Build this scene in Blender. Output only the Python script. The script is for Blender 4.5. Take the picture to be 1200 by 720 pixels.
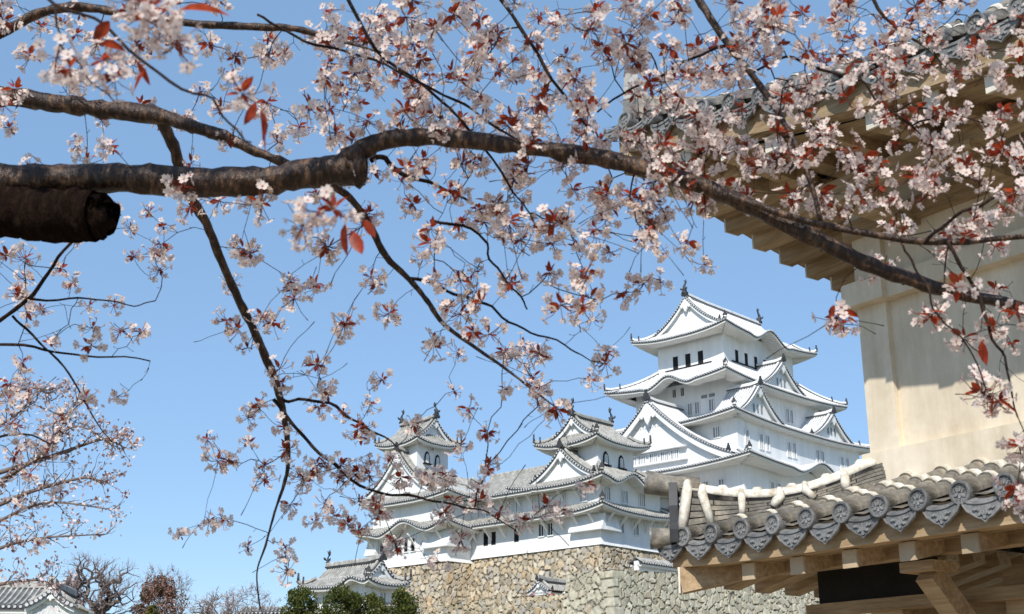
import bpy, math, random
import numpy as np
from math import radians, sin, cos, tan, pi, atan, sqrt

for o in list(bpy.data.objects):
    bpy.data.objects.remove(o, do_unlink=True)
random.seed(11)
rng = np.random.default_rng(11)
SC = bpy.context.scene
COL = SC.collection

# ------------------------------------------------------------------ camera, light, exposure
EYE = np.array([0.0, 0.0, 1.6])
FPX, PITCH = 1500.0, atan(490.0 / 1500.0)
cam = bpy.data.cameras.new('camera')
cam.sensor_width = 36.0
cam.lens = FPX / 1200.0 * 36.0
cam.clip_start = 0.1
cam.clip_end = 6000
cam.dof.use_dof = True
cam.dof.focus_distance = 22.0
cam.dof.aperture_fstop = 9.0
camo = bpy.data.objects.new('camera', cam)
COL.objects.link(camo)
camo.location = EYE
camo.rotation_euler = (pi / 2 + PITCH, 0, 0)
SC.camera = camo

SUN_DIR = np.array([-0.27, -0.96, 0.0])
SUN_EL = radians(43)
sd = SUN_DIR / np.linalg.norm(SUN_DIR)
SUNV = np.array([sd[0] * cos(SUN_EL), sd[1] * cos(SUN_EL), sin(SUN_EL)])
W = bpy.data.worlds.new('World')
SC.world = W
W.use_nodes = True
nt = W.node_tree
bg = nt.nodes['Background']
sky = nt.nodes.new('ShaderNodeTexSky')
sky.sky_type = 'NISHITA'
sky.sun_disc = False
sky.sun_elevation = SUN_EL
sky.sun_rotation = math.atan2(sd[0], sd[1])
sky.air_density = 1.0
sky.dust_density = 0.1
sky.ozone_density = 2.6
sky.altitude = 900
even = nt.nodes.new('ShaderNodeMix')          # constant blue mixed in to even out the sky gradient
even.data_type = 'RGBA'
even.inputs['Factor'].default_value = 0.55
even.inputs['B'].default_value = (1.75, 3.05, 4.85, 1)
nt.links.new(sky.outputs[0], even.inputs['A'])
nt.links.new(even.outputs['Result'], bg.inputs[0])
bg.inputs[1].default_value = 0.15
sl = bpy.data.lights.new('sun', 'SUN')
sl.energy = 4.4
sl.angle = radians(0.53)
sl.color = (1.0, 0.955, 0.88)
so = bpy.data.objects.new('sun', sl)
COL.objects.link(so)
from mathutils import Vector
so.rotation_euler = Vector(SUNV).to_track_quat('Z', 'Y').to_euler()
so.location = (0, 0, 60)
SC.view_settings.view_transform = 'Standard'
SC.view_settings.look = 'None'
SC.view_settings.exposure = 0.2
SC.view_settings.gamma = 1.0
SC.render.engine = 'CYCLES'
SC.cycles.max_bounces = 6
SC.cycles.diffuse_bounces = 4
SC.cycles.transparent_max_bounces = 4
SC.cycles.use_denoising = True

_F = np.array([0, cos(PITCH), sin(PITCH)])
_U = np.array([0, -sin(PITCH), cos(PITCH)])
_R = np.array([1.0, 0, 0])
def at(x, y, d):
    """point seen at (x, y) of the 1200x720 photograph, d metres deep"""
    return EYE + (_F + _R * (x - 600) / FPX + _U * (360 - y) / FPX) * d
# ------------------------------------------------------------------ mesh helpers
def nrm(a):
    a = np.asarray(a, float)
    return a / (np.linalg.norm(a) + 1e-12)

class MB:
    def __init__(s):
        s.v = []; s.f = []; s.m = []; s.n = 0; s.at = {}
    def add(s, vs, fs, m=0):
        vs = np.asarray(vs, float).reshape(-1, 3)
        b = s.n
        s.v.append(vs); s.n += len(vs)
        for f in fs:
            s.f.append([i + b for i in f]); s.m.append(m)
        return b
    def grid(s, P, m=0, flip=False, mcol=None):
        nu, nv = P.shape[:2]
        fs = []
        for i in range(nu - 1):
            for j in range(nv - 1):
                q = [i * nv + j, (i + 1) * nv + j, (i + 1) * nv + j + 1, i * nv + j + 1]
                fs.append(q[::-1] if flip else q)
        b = s.add(P.reshape(-1, 3), fs, m)
        if mcol:
            k = len(mcol); s.m[-len(fs):] = [mcol[i % k] for i in range(nu - 1) for j in range(nv - 1)]
        return b
    def box(s, c, size, ax=None, m=0):
        c = np.asarray(c, float); h = np.asarray(size, float) / 2
        if ax is None: ax = np.eye(3)
        ax = [np.asarray(a, float) for a in ax]
        vs = [c + ax[0] * h[0] * i + ax[1] * h[1] * j + ax[2] * h[2] * k for i in (-1, 1) for j in (-1, 1) for k in (-1, 1)]
        fs = [(0, 1, 3, 2), (4, 6, 7, 5), (0, 4, 5, 1), (2, 3, 7, 6), (0, 2, 6, 4), (1, 5, 7, 3)]
        s.add(vs, fs, m)
    def beam(s, p0, p1, w, h, up=(0, 0, 1), m=0):
        p0 = np.asarray(p0, float); p1 = np.asarray(p1, float)
        d = p1 - p0; L = np.linalg.norm(d); d = d / L
        sd_ = nrm(np.cross(d, up)); u_ = np.cross(sd_, d)
        s.box((p0 + p1) / 2, (L, w, h), (d, sd_, u_), m)
    def sweep(s, path, prof, up=(0, 0, 1), m=0, cap=True):
        """closed profile [(side, up)...] swept along a path"""
        path = np.asarray(path, float); n = len(path); k = len(prof)
        rows = []
        for i in range(n):
            d = nrm(path[min(i + 1, n - 1)] - path[max(i - 1, 0)])
            sd_ = nrm(np.cross(d, up)); u_ = np.cross(sd_, d)
            rows.append([path[i] + sd_ * a + u_ * b for a, b in prof])
        fs = []
        for i in range(n - 1):
            for j in range(k):
                j2 = (j + 1) % k
                fs.append((i * k + j, i * k + j2, (i + 1) * k + j2, (i + 1) * k + j))
        if cap:
            fs.append(tuple(range(k))[::-1]); fs.append(tuple((n - 1) * k + j for j in range(k)))
        s.add(np.array(rows).reshape(-1, 3), fs, m)
    def tube(s, path, rad, n=6, m=0, cap=True, wob=0.0):
        path = np.asarray(path, float); N = len(path)
        rad = np.broadcast_to(np.asarray(rad, float), (N,))
        d = np.empty_like(path)
        d[1:-1] = path[2:] - path[:-2]; d[0] = path[1] - path[0]; d[-1] = path[-1] - path[-2]
        d /= (np.linalg.norm(d, axis=1, keepdims=True) + 1e-12)
        a0 = nrm(np.cross(d[0], (0.31, 0.2, 0.93)))
        ang = np.arange(n) * 2 * pi / n
        V = np.empty((N, n, 3))
        for i in range(N):
            a0 = nrm(a0 - d[i] * (a0 @ d[i])); b0 = np.cross(d[i], a0)
            r = rad[i] * (1 + (wob * rng.normal(size=n) if wob else 0))
            V[i] = path[i] + (np.cos(ang) * r)[:, None] * a0 + (np.sin(ang) * r)[:, None] * b0
        fs = [(i * n + j, i * n + (j + 1) % n, (i + 1) * n + (j + 1) % n, (i + 1) * n + j) for i in range(N - 1) for j in range(n)]
        if cap:
            fs.append(tuple(range(n))[::-1]); fs.append(tuple((N - 1) * n + j for j in range(n)))
        s.add(V.reshape(-1, 3), fs, m)
    def prism(s, pts2, org, ax, ay, az, thick, m=0):
        """outline pts2 in plane (ax, ay), extruded by thick along az"""
        org = np.asarray(org, float); k = len(pts2)
        a = [org + ax * p[0] + ay * p[1] for p in pts2]
        b = [p + az * thick for p in a]
        fs = [tuple(range(k))[::-1], tuple(range(k, 2 * k))] + [(i, (i + 1) % k, k + (i + 1) % k, k + i) for i in range(k)]
        s.add(a + b, fs, m)
    def lathe(s, prof, org, axis, n=16, m=0):
        """prof [(r, h)...] about an axis"""
        axis = nrm(axis); a0 = nrm(np.cross(axis, (0.3, 0.1, 0.95) if abs(axis[2]) < .9 else (1, 0, 0))); b0 = np.cross(axis, a0)
        org = np.asarray(org, float)
        vs = [org + axis * h + (a0 * cos(2 * pi * j / n) + b0 * sin(2 * pi * j / n)) * r for r, h in prof for j in range(n)]
        k = len(prof)
        fs = [(i * n + j, i * n + (j + 1) % n, (i + 1) * n + (j + 1) % n, (i + 1) * n + j) for i in range(k - 1) for j in range(n)]
        fs.append(tuple(range(n))[::-1]); fs.append(tuple((k - 1) * n + j for j in range(n)))
        s.add(vs, fs, m)
    def mesh(s, name, mats, base=None, smooth=False):
        v = np.concatenate(s.v) if s.v else np.zeros((0, 3))
        if base is not None: v = v - np.asarray(base, float)
        return fast_mesh(name, v, s.f, np.array(s.m, dtype=np.int32), mats, smooth)

def fast_mesh(name, v, faces, mi, mats, smooth=False):
    me = bpy.data.meshes.new(name)
    ln = np.fromiter((len(f) for f in faces), dtype=np.int32, count=len(faces))
    fl = np.fromiter((i for f in faces for i in f), dtype=np.int32, count=int(ln.sum()))
    me.vertices.add(len(v)); me.vertices.foreach_set('co', np.ascontiguousarray(v, dtype=np.float32).ravel())
    me.loops.add(len(fl)); me.loops.foreach_set('vertex_index', fl)
    me.polygons.add(len(ln))
    st = np.zeros(len(ln), dtype=np.int32); st[1:] = np.cumsum(ln)[:-1]
    me.polygons.foreach_set('loop_start', st)
    me.polygons.foreach_set('material_index', mi)
    if smooth is not False:
        sm = np.ones(len(ln), dtype=bool) if smooth is True else np.isin(mi, smooth)
        me.polygons.foreach_set('use_smooth', sm)
    else:
        me.polygons.foreach_set('use_smooth', np.zeros(len(ln), dtype=bool))
    for m in mats: me.materials.append(m)
    me.update(calc_edges=True)
    me.validate()
    return me

class Frame:
    def __init__(s, org, ang):
        s.o = np.asarray(org, float); s.a = ang
        c, n = cos(ang), sin(ang)
        s.M = np.array([[c, -n, 0], [n, c, 0], [0, 0, 1.0]])
    def w(s, p): return s.o + s.M @ np.asarray(p, float)
    def l(s, p): return s.M.T @ (np.asarray(p, float) - s.o)
WORLD = Frame((0, 0, 0), 0)

class Thing:
    """an Empty at the thing's base that parents its parts"""
    def __init__(s, name, label, cat, base, frame=WORLD, group=None, kind=None):
        s.base = np.asarray(base, float); s.fr = frame
        o = bpy.data.objects.new(name, None); COL.objects.link(o)
        o.location = frame.w(base); o.rotation_euler = (0, 0, frame.a)
        o['label'] = label; o['category'] = cat
        if group: o['group'] = group
        if kind: o['kind'] = kind
        s.o = o
    def part(s, name, mb, mats, parent=None, smooth=False, label=None):
        me = mb.mesh(name, mats, s.base, smooth)
        o = bpy.data.objects.new(name, me); COL.objects.link(o)
        o.parent = parent or s.o
        if label: o['label'] = label
        return o
    def inst(s, name, me, loc, rotz=0, parent=None, rot=None, scale=None):
        o = bpy.data.objects.new(name, me); COL.objects.link(o)
        o.parent = parent or s.o
        o.location = np.asarray(loc, float) - s.base
        o.rotation_euler = rot or (0, 0, rotz)
        if scale: o.scale = scale
        return o

def single(name, label, cat, mb, mats, base, frame=WORLD, smooth=False, group=None, kind=None):
    o = bpy.data.objects.new(name, mb.mesh(name, mats, base, smooth)); COL.objects.link(o)
    o.location = frame.w(base); o.rotation_euler = (0, 0, frame.a)
    if label: o['label'] = label
    if cat: o['category'] = cat
    if group: o['group'] = group
    if kind: o['kind'] = kind
    return o

# ------------------------------------------------------------------ materials
def new_mat(name, rough=0.8, spec=0.3):
    m = bpy.data.materials.new(name); m.use_nodes = True
    b = m.node_tree.nodes['Principled BSDF']
    b.inputs['Roughness'].default_value = rough
    b.inputs['Specular IOR Level'].default_value = spec
    return m, m.node_tree, b

def noise_mat(name, stops, scale=1.0, rough=0.8, spec=0.3, bump=0.0, bscale=None, detail=6, stretch=None, coord='Object', bdist=0.02):
    m, t, b = new_mat(name, rough, spec)
    tc = t.nodes.new('ShaderNodeTexCoord'); src = tc.outputs[coord]
    if stretch:
        mp = t.nodes.new('ShaderNodeMapping'); mp.inputs['Scale'].default_value = stretch
        t.links.new(src, mp.inputs[0]); src = mp.outputs[0]
    n = t.nodes.new('ShaderNodeTexNoise'); n.inputs['Scale'].default_value = scale; n.inputs['Detail'].default_value = detail
    n.inputs['Roughness'].default_value = 0.65
    t.links.new(src, n.inputs['Vector'])
    r = t.nodes.new('ShaderNodeValToRGB')
    e = r.color_ramp.elements
    while len(e) < len(stops): e.new(0.5)
    for k, (p, c) in enumerate(stops):
        e[k].position = p; e[k].color = (*c, 1)
    t.links.new(n.outputs['Fac'], r.inputs[0]); t.links.new(r.outputs[0], b.inputs['Base Color'])
    if bump:
        n2 = t.nodes.new('ShaderNodeTexNoise'); n2.inputs['Scale'].default_value = bscale or scale * 4; n2.inputs['Detail'].default_value = 8
        t.links.new(src, n2.inputs['Vector'])
        bp = t.nodes.new('ShaderNodeBump'); bp.inputs['Strength'].default_value = bump; bp.inputs['Distance'].default_value = bdist
        t.links.new(n2.outputs['Fac'], bp.inputs['Height']); t.links.new(bp.outputs[0], b.inputs['Normal'])
    return m

def vary(m, lo=.72, hi=1.22):
    """each object of a kind gets its own tone"""
    t = m.node_tree; b = t.nodes['Principled BSDF']; src = b.inputs['Base Color'].links[0].from_socket
    oi = t.nodes.new('ShaderNodeObjectInfo'); mp = t.nodes.new('ShaderNodeMapRange'); mp.inputs[3].default_value = lo; mp.inputs[4].default_value = hi
    mu = t.nodes.new('ShaderNodeVectorMath'); mu.operation = 'SCALE'
    t.links.new(oi.outputs['Random'], mp.inputs[0]); t.links.new(src, mu.inputs[0]); t.links.new(mp.outputs[0], mu.inputs['Scale']); t.links.new(mu.outputs[0], b.inputs['Base Color'])
def stain(m, scale, stretch, lo, hi, amt=1.0, coord='Object'):
    """weather streaks: a second, stretched noise multiplied into the base colour"""
    t = m.node_tree; b = t.nodes['Principled BSDF']; src = b.inputs['Base Color'].links[0].from_socket
    tc = t.nodes.new('ShaderNodeTexCoord'); mp = t.nodes.new('ShaderNodeMapping'); mp.inputs['Scale'].default_value = stretch
    n = t.nodes.new('ShaderNodeTexNoise'); n.inputs['Scale'].default_value = scale; n.inputs['Detail'].default_value = 10; n.inputs['Roughness'].default_value = .7
    t.links.new(tc.outputs[coord], mp.inputs[0]); t.links.new(mp.outputs[0], n.inputs['Vector'])
    r = t.nodes.new('ShaderNodeValToRGB'); e = r.color_ramp.elements; e[0].position = .34; e[0].color = (*lo, 1); e[1].position = .62; e[1].color = (*hi, 1)
    t.links.new(n.outputs['Fac'], r.inputs[0])
    mx = t.nodes.new('ShaderNodeMix'); mx.data_type = 'RGBA'; mx.blend_type = 'MULTIPLY'; mx.inputs['Factor'].default_value = amt
    t.links.new(src, mx.inputs['A']); t.links.new(r.outputs[0], mx.inputs['B']); t.links.new(mx.outputs['Result'], b.inputs['Base Color'])

def thin_mat(name, col, trans, tfac, rough=0.6, var=0.12, vscale=30):
    """petals and leaves: diffuse plus light passing through"""
    m, t, b = new_mat(name, rough, 0.25)
    out = t.nodes['Material Output']
    tc = t.nodes.new('ShaderNodeTexCoord'); n = t.nodes.new('ShaderNodeTexNoise'); n.inputs['Scale'].default_value = vscale
    t.links.new(tc.outputs['Object'], n.inputs['Vector'])
    def mixed(c):
        r = t.nodes.new('ShaderNodeValToRGB'); e = r.color_ramp.elements
        e[0].position = .3; e[1].position = .7
        e[0].color = (*[x * (1 - var) for x in c], 1); e[1].color = (*[min(1, x * (1 + var)) for x in c], 1)
        t.links.new(n.outputs['Fac'], r.inputs[0]); return r.outputs[0]
    t.links.new(mixed(col), b.inputs['Base Color'])
    tr = t.nodes.new('ShaderNodeBsdfTranslucent'); t.links.new(mixed(trans), tr.inputs['Color'])
    mx = t.nodes.new('ShaderNodeMixShader'); mx.inputs[0].default_value = tfac
    t.links.new(b.outputs[0], mx.inputs[1]); t.links.new(tr.outputs[0], mx.inputs[2]); t.links.new(mx.outputs[0], out.inputs['Surface'])
    return m

M = {}
M['plaster'] = noise_mat('white_plaster', [(0.2, (.74, .75, .77)), (0.5, (.82, .82, .81)), (0.8, (.86, .86, .85))], 0.5, 0.85, .2, stretch=(1, 1, .35), detail=8)
M['soffit'] = noise_mat('eave_plaster', [(0.3, (.74, .72, .68)), (0.7, (.82, .80, .77))], 1.2, 0.85, .2)
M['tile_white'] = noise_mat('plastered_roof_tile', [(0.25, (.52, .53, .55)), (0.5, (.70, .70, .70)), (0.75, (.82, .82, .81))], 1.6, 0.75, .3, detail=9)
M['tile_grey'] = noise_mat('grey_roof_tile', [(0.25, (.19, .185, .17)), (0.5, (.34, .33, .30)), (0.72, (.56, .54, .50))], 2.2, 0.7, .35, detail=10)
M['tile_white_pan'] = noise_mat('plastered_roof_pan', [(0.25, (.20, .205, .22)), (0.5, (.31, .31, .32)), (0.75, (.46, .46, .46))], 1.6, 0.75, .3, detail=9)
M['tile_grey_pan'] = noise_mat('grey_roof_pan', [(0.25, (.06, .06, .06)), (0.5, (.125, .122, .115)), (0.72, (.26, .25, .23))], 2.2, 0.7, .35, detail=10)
M['tile_dark'] = noise_mat('dark_tile_edge', [(0.3, (.022, .023, .026)), (0.7, (.06, .06, .065))], 3, 0.6, .4)
M['tile_disc'] = noise_mat('round_tile_end', [(0.3, (.40, .40, .41)), (0.7, (.62, .62, .62))], 2.5, 0.6, .4)
M['dark'] = noise_mat('dark_opening', [(0.3, (.012, .012, .014)), (0.7, (.03, .03, .032))], 2, 0.8, .1)
M['slit'] = noise_mat('shaded_lattice', [(0.3, (.20, .21, .23)), (0.7, (.30, .31, .33))], 2, 0.8, .1)
M['ground'] = noise_mat('sandy_ground', [(0.3, (.20, .16, .11)), (0.7, (.31, .255, .18))], 0.6, 0.95, .1, bump=.3, bscale=12)
M['turf'] = noise_mat('hill_turf', [(0.3, (.10, .11, .05)), (0.7, (.22, .19, .11))], 0.3, 0.95, .1)

stain(M['plaster'], .9, (1, 1, .12), (.86, .87, .88), (1, 1, 1))
# ------------------------------------------------------------------ Japanese roofs
X_, Y_, Z_ = np.eye(3)
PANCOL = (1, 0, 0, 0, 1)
RIBC = [(-.5, 0), (-.27, 0), (-.16, 1), (.16, 1), (.27, 0)]

def bumpf(q):
    """cusped-gable curve: a swelling crest that falls to a slight trough and levels out"""
    q = np.abs(q)
    b = np.where(q < 1, .5 + .5 * np.cos(pi * np.minimum(q, 1) ** 0.95), 0)
    tr = np.where((q > .7) & (q < 1.5), -.13 * np.sin(pi * (q - .7) / .8) ** 2, 0)
    return b + tr

def roof_side(mt, me, P0, A, N, L, D, z0, z1, i0, i1, l0=0, l1=0, ov=1.6, kara=None, pitch=.34, curve=.3, ribh=.09, nt=8, band=.26):
    """one slope from an eave (starting at P0, running along A) inwards along N.
    mt: tiles (0 tile). me: eave (0 dark edge, 1 tile ends, 2 plaster)."""
    P0 = np.array([P0[0], P0[1], 0.0])
    n = max(3, int(round(L / pitch))); pt = L / n
    a = []; h = []
    for k in range(n):
        for d, hh in RIBC:
            a.append((k + .5 + d) * pt); h.append(hh * ribh)
    a.append(L); h.append(0)
    a = np.array(a); h = np.array(h)
    tm = np.ones_like(a)
    if i0 > 0: tm = np.minimum(tm, np.maximum(a / i0, .0))
    if i1 > 0: tm = np.minimum(tm, np.maximum((L - a) / i1, .0))
    lr = L * .45
    def zf(a_, t):
        z = z0 + (z1 - z0) * (t * (1 - curve) + curve * t * t)
        z = z + l0 * np.maximum(0, 1 - a_ / lr) ** 2.2 * (1 - t) ** 1.2 + l1 * np.maximum(0, 1 - (L - a_) / lr) ** 2.2 * (1 - t) ** 1.2
        if kara:
            q = (a_ - kara[0]) / kara[1]
            b = z0 + kara[2] * bumpf(q)
            near = np.abs(q) < 1.5
            zz = np.where(t < 1e-6, z + kara[2] * bumpf(q), np.maximum(z + np.minimum(0, kara[2] * bumpf(q)) * (1 - t), b - .03 * t))
            z = np.where(near, zz, z)
        return z
    T = np.linspace(0, 1, nt + 1)
    G = np.empty((len(a), nt + 1, 3))
    for j, t in enumerate(T):
        tt = t * tm
        G[:, j] = P0 + a[:, None] * A + (tt * D)[:, None] * N
        G[:, j, 2] = zf(a, tt) + h
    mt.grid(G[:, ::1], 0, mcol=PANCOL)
    # eave: dark tile front, tile-end discs, plaster band, soffit with rafters
    zt = zf(a, np.zeros_like(a))
    def row(off, z, aa=None):
        Q = P0 + a[:, None] * A + (off * np.ones_like(a))[:, None] * N
        if off > 0 and (i0 > 0 or i1 > 0):
            ca = a.copy()
            if i0 > 0: ca = np.maximum(ca, off * i0 / D)
            if i1 > 0: ca = np.minimum(ca, L - off * i1 / D)
            Q = P0 + ca[:, None] * A + off * N
        Q = np.array(Q); Q[:, 2] = z; return Q
    r0 = row(0, zt + h); r1 = row(0.0, zt - .19); r2 = row(.10, zt - .19); r3 = row(.12, zt - .13 - band)
    me.grid(np.stack([r0, r1], 1), 0, True)
    me.grid(np.stack([r1, r2], 1), 0, True)
    me.grid(np.stack([r2, r3], 1), 2, True)
    hr = np.where(h > 0, -.10, 0.0)
    zin = zt - .13 - band + .22
    if l0: zin = zin - l0 * np.maximum(0, 1 - a / lr) ** 2.2 * .75
    if l1: zin = zin - l1 * np.maximum(0, 1 - (L - a) / lr) ** 2.2 * .75
    r4 = row(.30, zt - .12 - band + hr); r5 = row(ov + .05, zin + hr)
    me.grid(np.stack([r3, row(.30, zt - .12 - band), r4, r5], 1), 2, True)
    for k in range(n):
        ac = (k + .5) * pt
        c = P0 + A * ac - N * .05
        zc = float(zf(np.array([ac]), np.zeros(1))[0])
        r = pt * .27; w = 8
        vs = [c + A * r * cos(2 * pi * i / w) + Z_ * (zc - .05 + r * sin(2 * pi * i / w)) for i in range(w)]
        vs += [v + N * .08 for v in vs]
        me.add(vs, [tuple(range(w))] + [(i, w + i, w + (i + 1) % w, (i + 1) % w) for i in range(w)], 1)
    return zf

def oni(mb, p, out, s=1.0, m=0):
    """ridge-end ornament: upright scalloped block with a horn"""
    out = nrm(out); sd_ = np.cross(out, Z_)
    pts = [(-.30, -.12), (.30, -.12), (.34, .12), (.20, .20), (.16, .42), (.05, .50), (.03, .72), (-.03, .72), (-.05, .50), (-.16, .42), (-.20, .20), (-.34, .12)]
    mb.prism([(a * s, b * s) for a, b in pts], np.asarray(p, float), sd_, Z_, -out, .22 * s, m)

def ridge_bar(mb, path, w=.34, h=.42, m=0, mt=None):
    prof = [(-w / 2, -h * .4), (w / 2, -h * .4), (w / 2 * .86, h * .45), (w / 2 * .5, h * .62), (-w / 2 * .5, h * .62), (-w / 2 * .86, h * .45)]
    mb.sweep(path, prof, m=m)
    if mt is not None: mb.sweep([np.asarray(p_, float) - Z_ * h * .22 for p_ in path], [(-w * .62, -.06), (w * .62, -.06), (w * .62, .05), (-w * .62, .05)], m=mt)

SIDES = {'S': (np.array([-1, -1]), X_, Y_), 'E': (np.array([1, -1]), Y_, -X_), 'N': (np.array([1, 1]), -X_, -Y_), 'W': (np.array([-1, 1]), -Y_, X_)}

def skirt(T, c, e, i, z0, z1, lift, ov, tile, kara=None, sides='SENW', hips='SW SE NW NE', s=1.0, curve=.3, name='roof', pitch=.34):
    """hipped skirt roof round a storey: part 'roof' > eave, hip_ridge"""
    kara = kara or {}
    mt, me = MB(), MB()
    for sd_ in sides:
        sg, A, N = SIDES[sd_]
        P0 = (c[0] + sg[0] * e[0], c[1] + sg[1] * e[1])
        if sd_ in 'SN': L, D, ii = 2 * e[0], e[1] - i[1], e[0] - i[0]
        else: L, D, ii = 2 * e[1], e[0] - i[0], e[1] - i[1]
        roof_side(mt, me, P0, A, N, L, D, z0, z1, ii, ii, lift, lift, ov, kara.get(sd_), curve=curve, pitch=pitch)
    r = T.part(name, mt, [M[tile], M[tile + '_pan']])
    T.part('eave', me, [M['tile_dark'], M['tile_disc'], M['soffit']], r)
    for hp in hips.split():
        sy = -1 if hp[0] == 'S' else 1; sx = -1 if hp[1] == 'W' else 1
        co = np.array([c[0] + sx * e[0], c[1] + sy * e[1]]); ci = np.array([c[0] + sx * i[0], c[1] + sy * i[1]])
        pth = []
        for t in np.linspace(0.0, 1, 9):
            p = co + (ci - co) * t
            pth.append((p[0], p[1], z0 + (z1 - z0) * (t * (1 - curve) + curve * t * t) + lift * (1 - t) ** 2.4 + .16 * s + (.16 * s if t == 0 else 0)))
        mb = MB(); ridge_bar(mb, pth, .30 * s, .36 * s, m=0, mt=1)
        for q, hh in ((0.0, .8), (.28, .7)):
            k = q * 8; i0 = int(k); p = np.array(pth[i0]) * (1 - (k - i0)) + np.array(pth[min(8, i0 + 1)]) * (k - i0)
            oni(mb, p + Z_ * .1, np.array([sx, sy, 0]), hh * s, 1)
        T.part('hip_ridge', mb, [M[tile], M['tile_dark']], r)
    return r

def gprof(q, H):
    return H * (.5 * q + .5 * (1 - (1 - q) ** 2))

def gable(T, P, n, Wd, zap, H, back_len, tile, over=.55, pend=1.0, barge=.42, wall_drop=.4, back_gable=False, wins=0, oniS=1.0, mat_wall='plaster', pitch=.34, lattice=False):
    """curved triangular gable: part 'gable' (wall, bargeboards, pendant) > gable_roof, gable_ridge"""
    n = nrm(np.array([n[0], n[1], 0.0])); A = np.cross(Z_, n); P = np.array([P[0], P[1], 0.0])
    mw, mt, mr = MB(), MB(), MB()
    Ltot = over + back_len; k = max(3, int(round(Ltot / pitch))); pt = Ltot / k
    d = []; h = []
    for i in range(k):
        for o, hh in RIBC: d.append((i + .5 + o) * pt); h.append(hh * .09)
    d.append(Ltot); h.append(0); d = np.array(d); h = np.array(h)
    Q = np.linspace(0, 1, 12)
    for sg in (-1, 1):
        G = np.empty((len(d), len(Q), 3))
        for j, q in enumerate(Q):
            G[:, j] = P + n * over + A * (sg * Wd * q) - d[:, None] * n
            G[:, j, 2] = zap - gprof(q, H) + h
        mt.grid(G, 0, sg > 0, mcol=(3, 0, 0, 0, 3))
        # front rim: dark edge, tile ends, bargeboard, underside
        x = np.linspace(0, 1, 19); zz = zap - gprof(x, H)
        def rw(dd, dz, lim=1.0):
            R_ = P + n * dd + A * (sg * Wd * lim * x)[:, None]; R_[:, 2] = zap - gprof(x * lim, H) + dz; return R_
        mt.grid(np.stack([rw(over, .10), rw(over + .02, -.12)], 1), 1, sg < 0)
        mt.grid(np.stack([rw(over + .02, -.12), rw(over - .12, -.12)], 1), 1, sg < 0)
        b0 = rw(over - .12, -.12); b1 = rw(over - .12, -.12 - barge)
        mw.grid(np.stack([b0, b1], 1), 0, sg < 0)
        b2 = rw(over - .26, -.12 - barge); mw.grid(np.stack([b1, b2, rw(over - .26, -.2), rw(0, -.2)], 1), 0, sg < 0)
        S_ = sum(sqrt((Wd / 60) ** 2 + (gprof((i + 1) / 60, H) - gprof(i / 60, H)) ** 2) for i in range(60))
        m_ = max(3, int(S_ / pitch)); acc = 0; nx = .5
        for i in range(240):
            q0, q1 = i / 240, (i + 1) / 240
            acc += sqrt((Wd / 240) ** 2 + (gprof(q1, H) - gprof(q0, H)) ** 2) / S_ * m_
            if acc >= nx:
                nx += 1
                cc = P + n * (over + .05) + A * (sg * Wd * q1) + Z_ * (zap - gprof(q1, H) - .01)
                r = .095; w = 6
                vs = [cc + A * r * cos(2 * pi * j / w) + Z_ * r * sin(2 * pi * j / w) for j in range(w)]; vs += [v - n * .08 for v in vs]
                mt.add(vs, [tuple(range(w))[::-1]] + [(j, (j + 1) % w, w + (j + 1) % w, w + j) for j in range(w)], 2)
    # gable wall
    for dd, fl in ((0.0, False),) + (((-back_len + over, True),) if back_gable else ()):
        xs = np.linspace(-1, 1, 25)
        top = P + n * dd + A * (Wd * xs)[:, None]; top[:, 2] = zap - gprof(np.abs(xs), H) - .15
        bot = top.copy(); bot[:, 2] = zap - H - wall_drop
        if dd == 0: mw.grid(np.stack([top, bot], 1), 0, fl)
        else: back = (top, bot)
    if lattice:
        for xx in np.arange(-.42 * Wd, .43 * Wd, .3):
            zt = zap - gprof(abs(xx) / Wd, H) - .6 - barge
            if zt - (zap - H + .35) > .3: mw.box(P + n * .06 + A * xx + Z_ * ((zt + zap - H + .35) / 2), (.1, .08, zt - zap + H - .35), (A, n, Z_), 0)
    if pend:
        s = pend
        pts = [(-.18, .1), (.18, .1), (.42, -.28), (.62, -.62), (.40, -.78), (.26, -.62), (.16, -.92), (0, -1.15), (-.16, -.92), (-.26, -.62), (-.40, -.78), (-.62, -.62), (-.42, -.28)]
        mw.prism([(a * s, b * s) for a, b in pts], P + n * (over - .24) + Z_ * (zap - .12 - barge * .6), A, Z_, n, .2, 0)
    g = T.part('gable', mw, [M[mat_wall]])
    if back_gable:
        mbk = MB(); mbk.grid(np.stack(back, 1), 0, True); T.part('gable_wall', mbk, [M[mat_wall]], g)
    T.part('gable_roof', mt, [M[tile], M['tile_dark'], M['tile_disc'], M[tile + '_pan']], g)
    pth = [P + n * (over + .05) - n * t + Z_ * (zap + .16 + (.18 if t == 0 else 0)) for t in np.linspace(0, Ltot, 5)]
    ridge_bar(mr, pth, .42, .5, mt=1)
    oni(mr, P + n * (over + .16) + Z_ * (zap + .22), n, 1.1 * oniS, 1)
    for sg in (-1, 1):   # descending ridges just inside the rim
        pp = [P + n * (over - .55) + A * (sg * Wd * q) + Z_ * (zap - gprof(q, H) + .13) for q in np.linspace(.04, .93, 9)]
        ridge_bar(mr, pp, .26, .28, mt=1)
        oni(mr, pp[-1] + A * sg * .1, A * sg, .75 * oniS, 1)
    T.part('gable_ridge', mr, [M[tile], M['tile_dark']], g)
    return g

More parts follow.
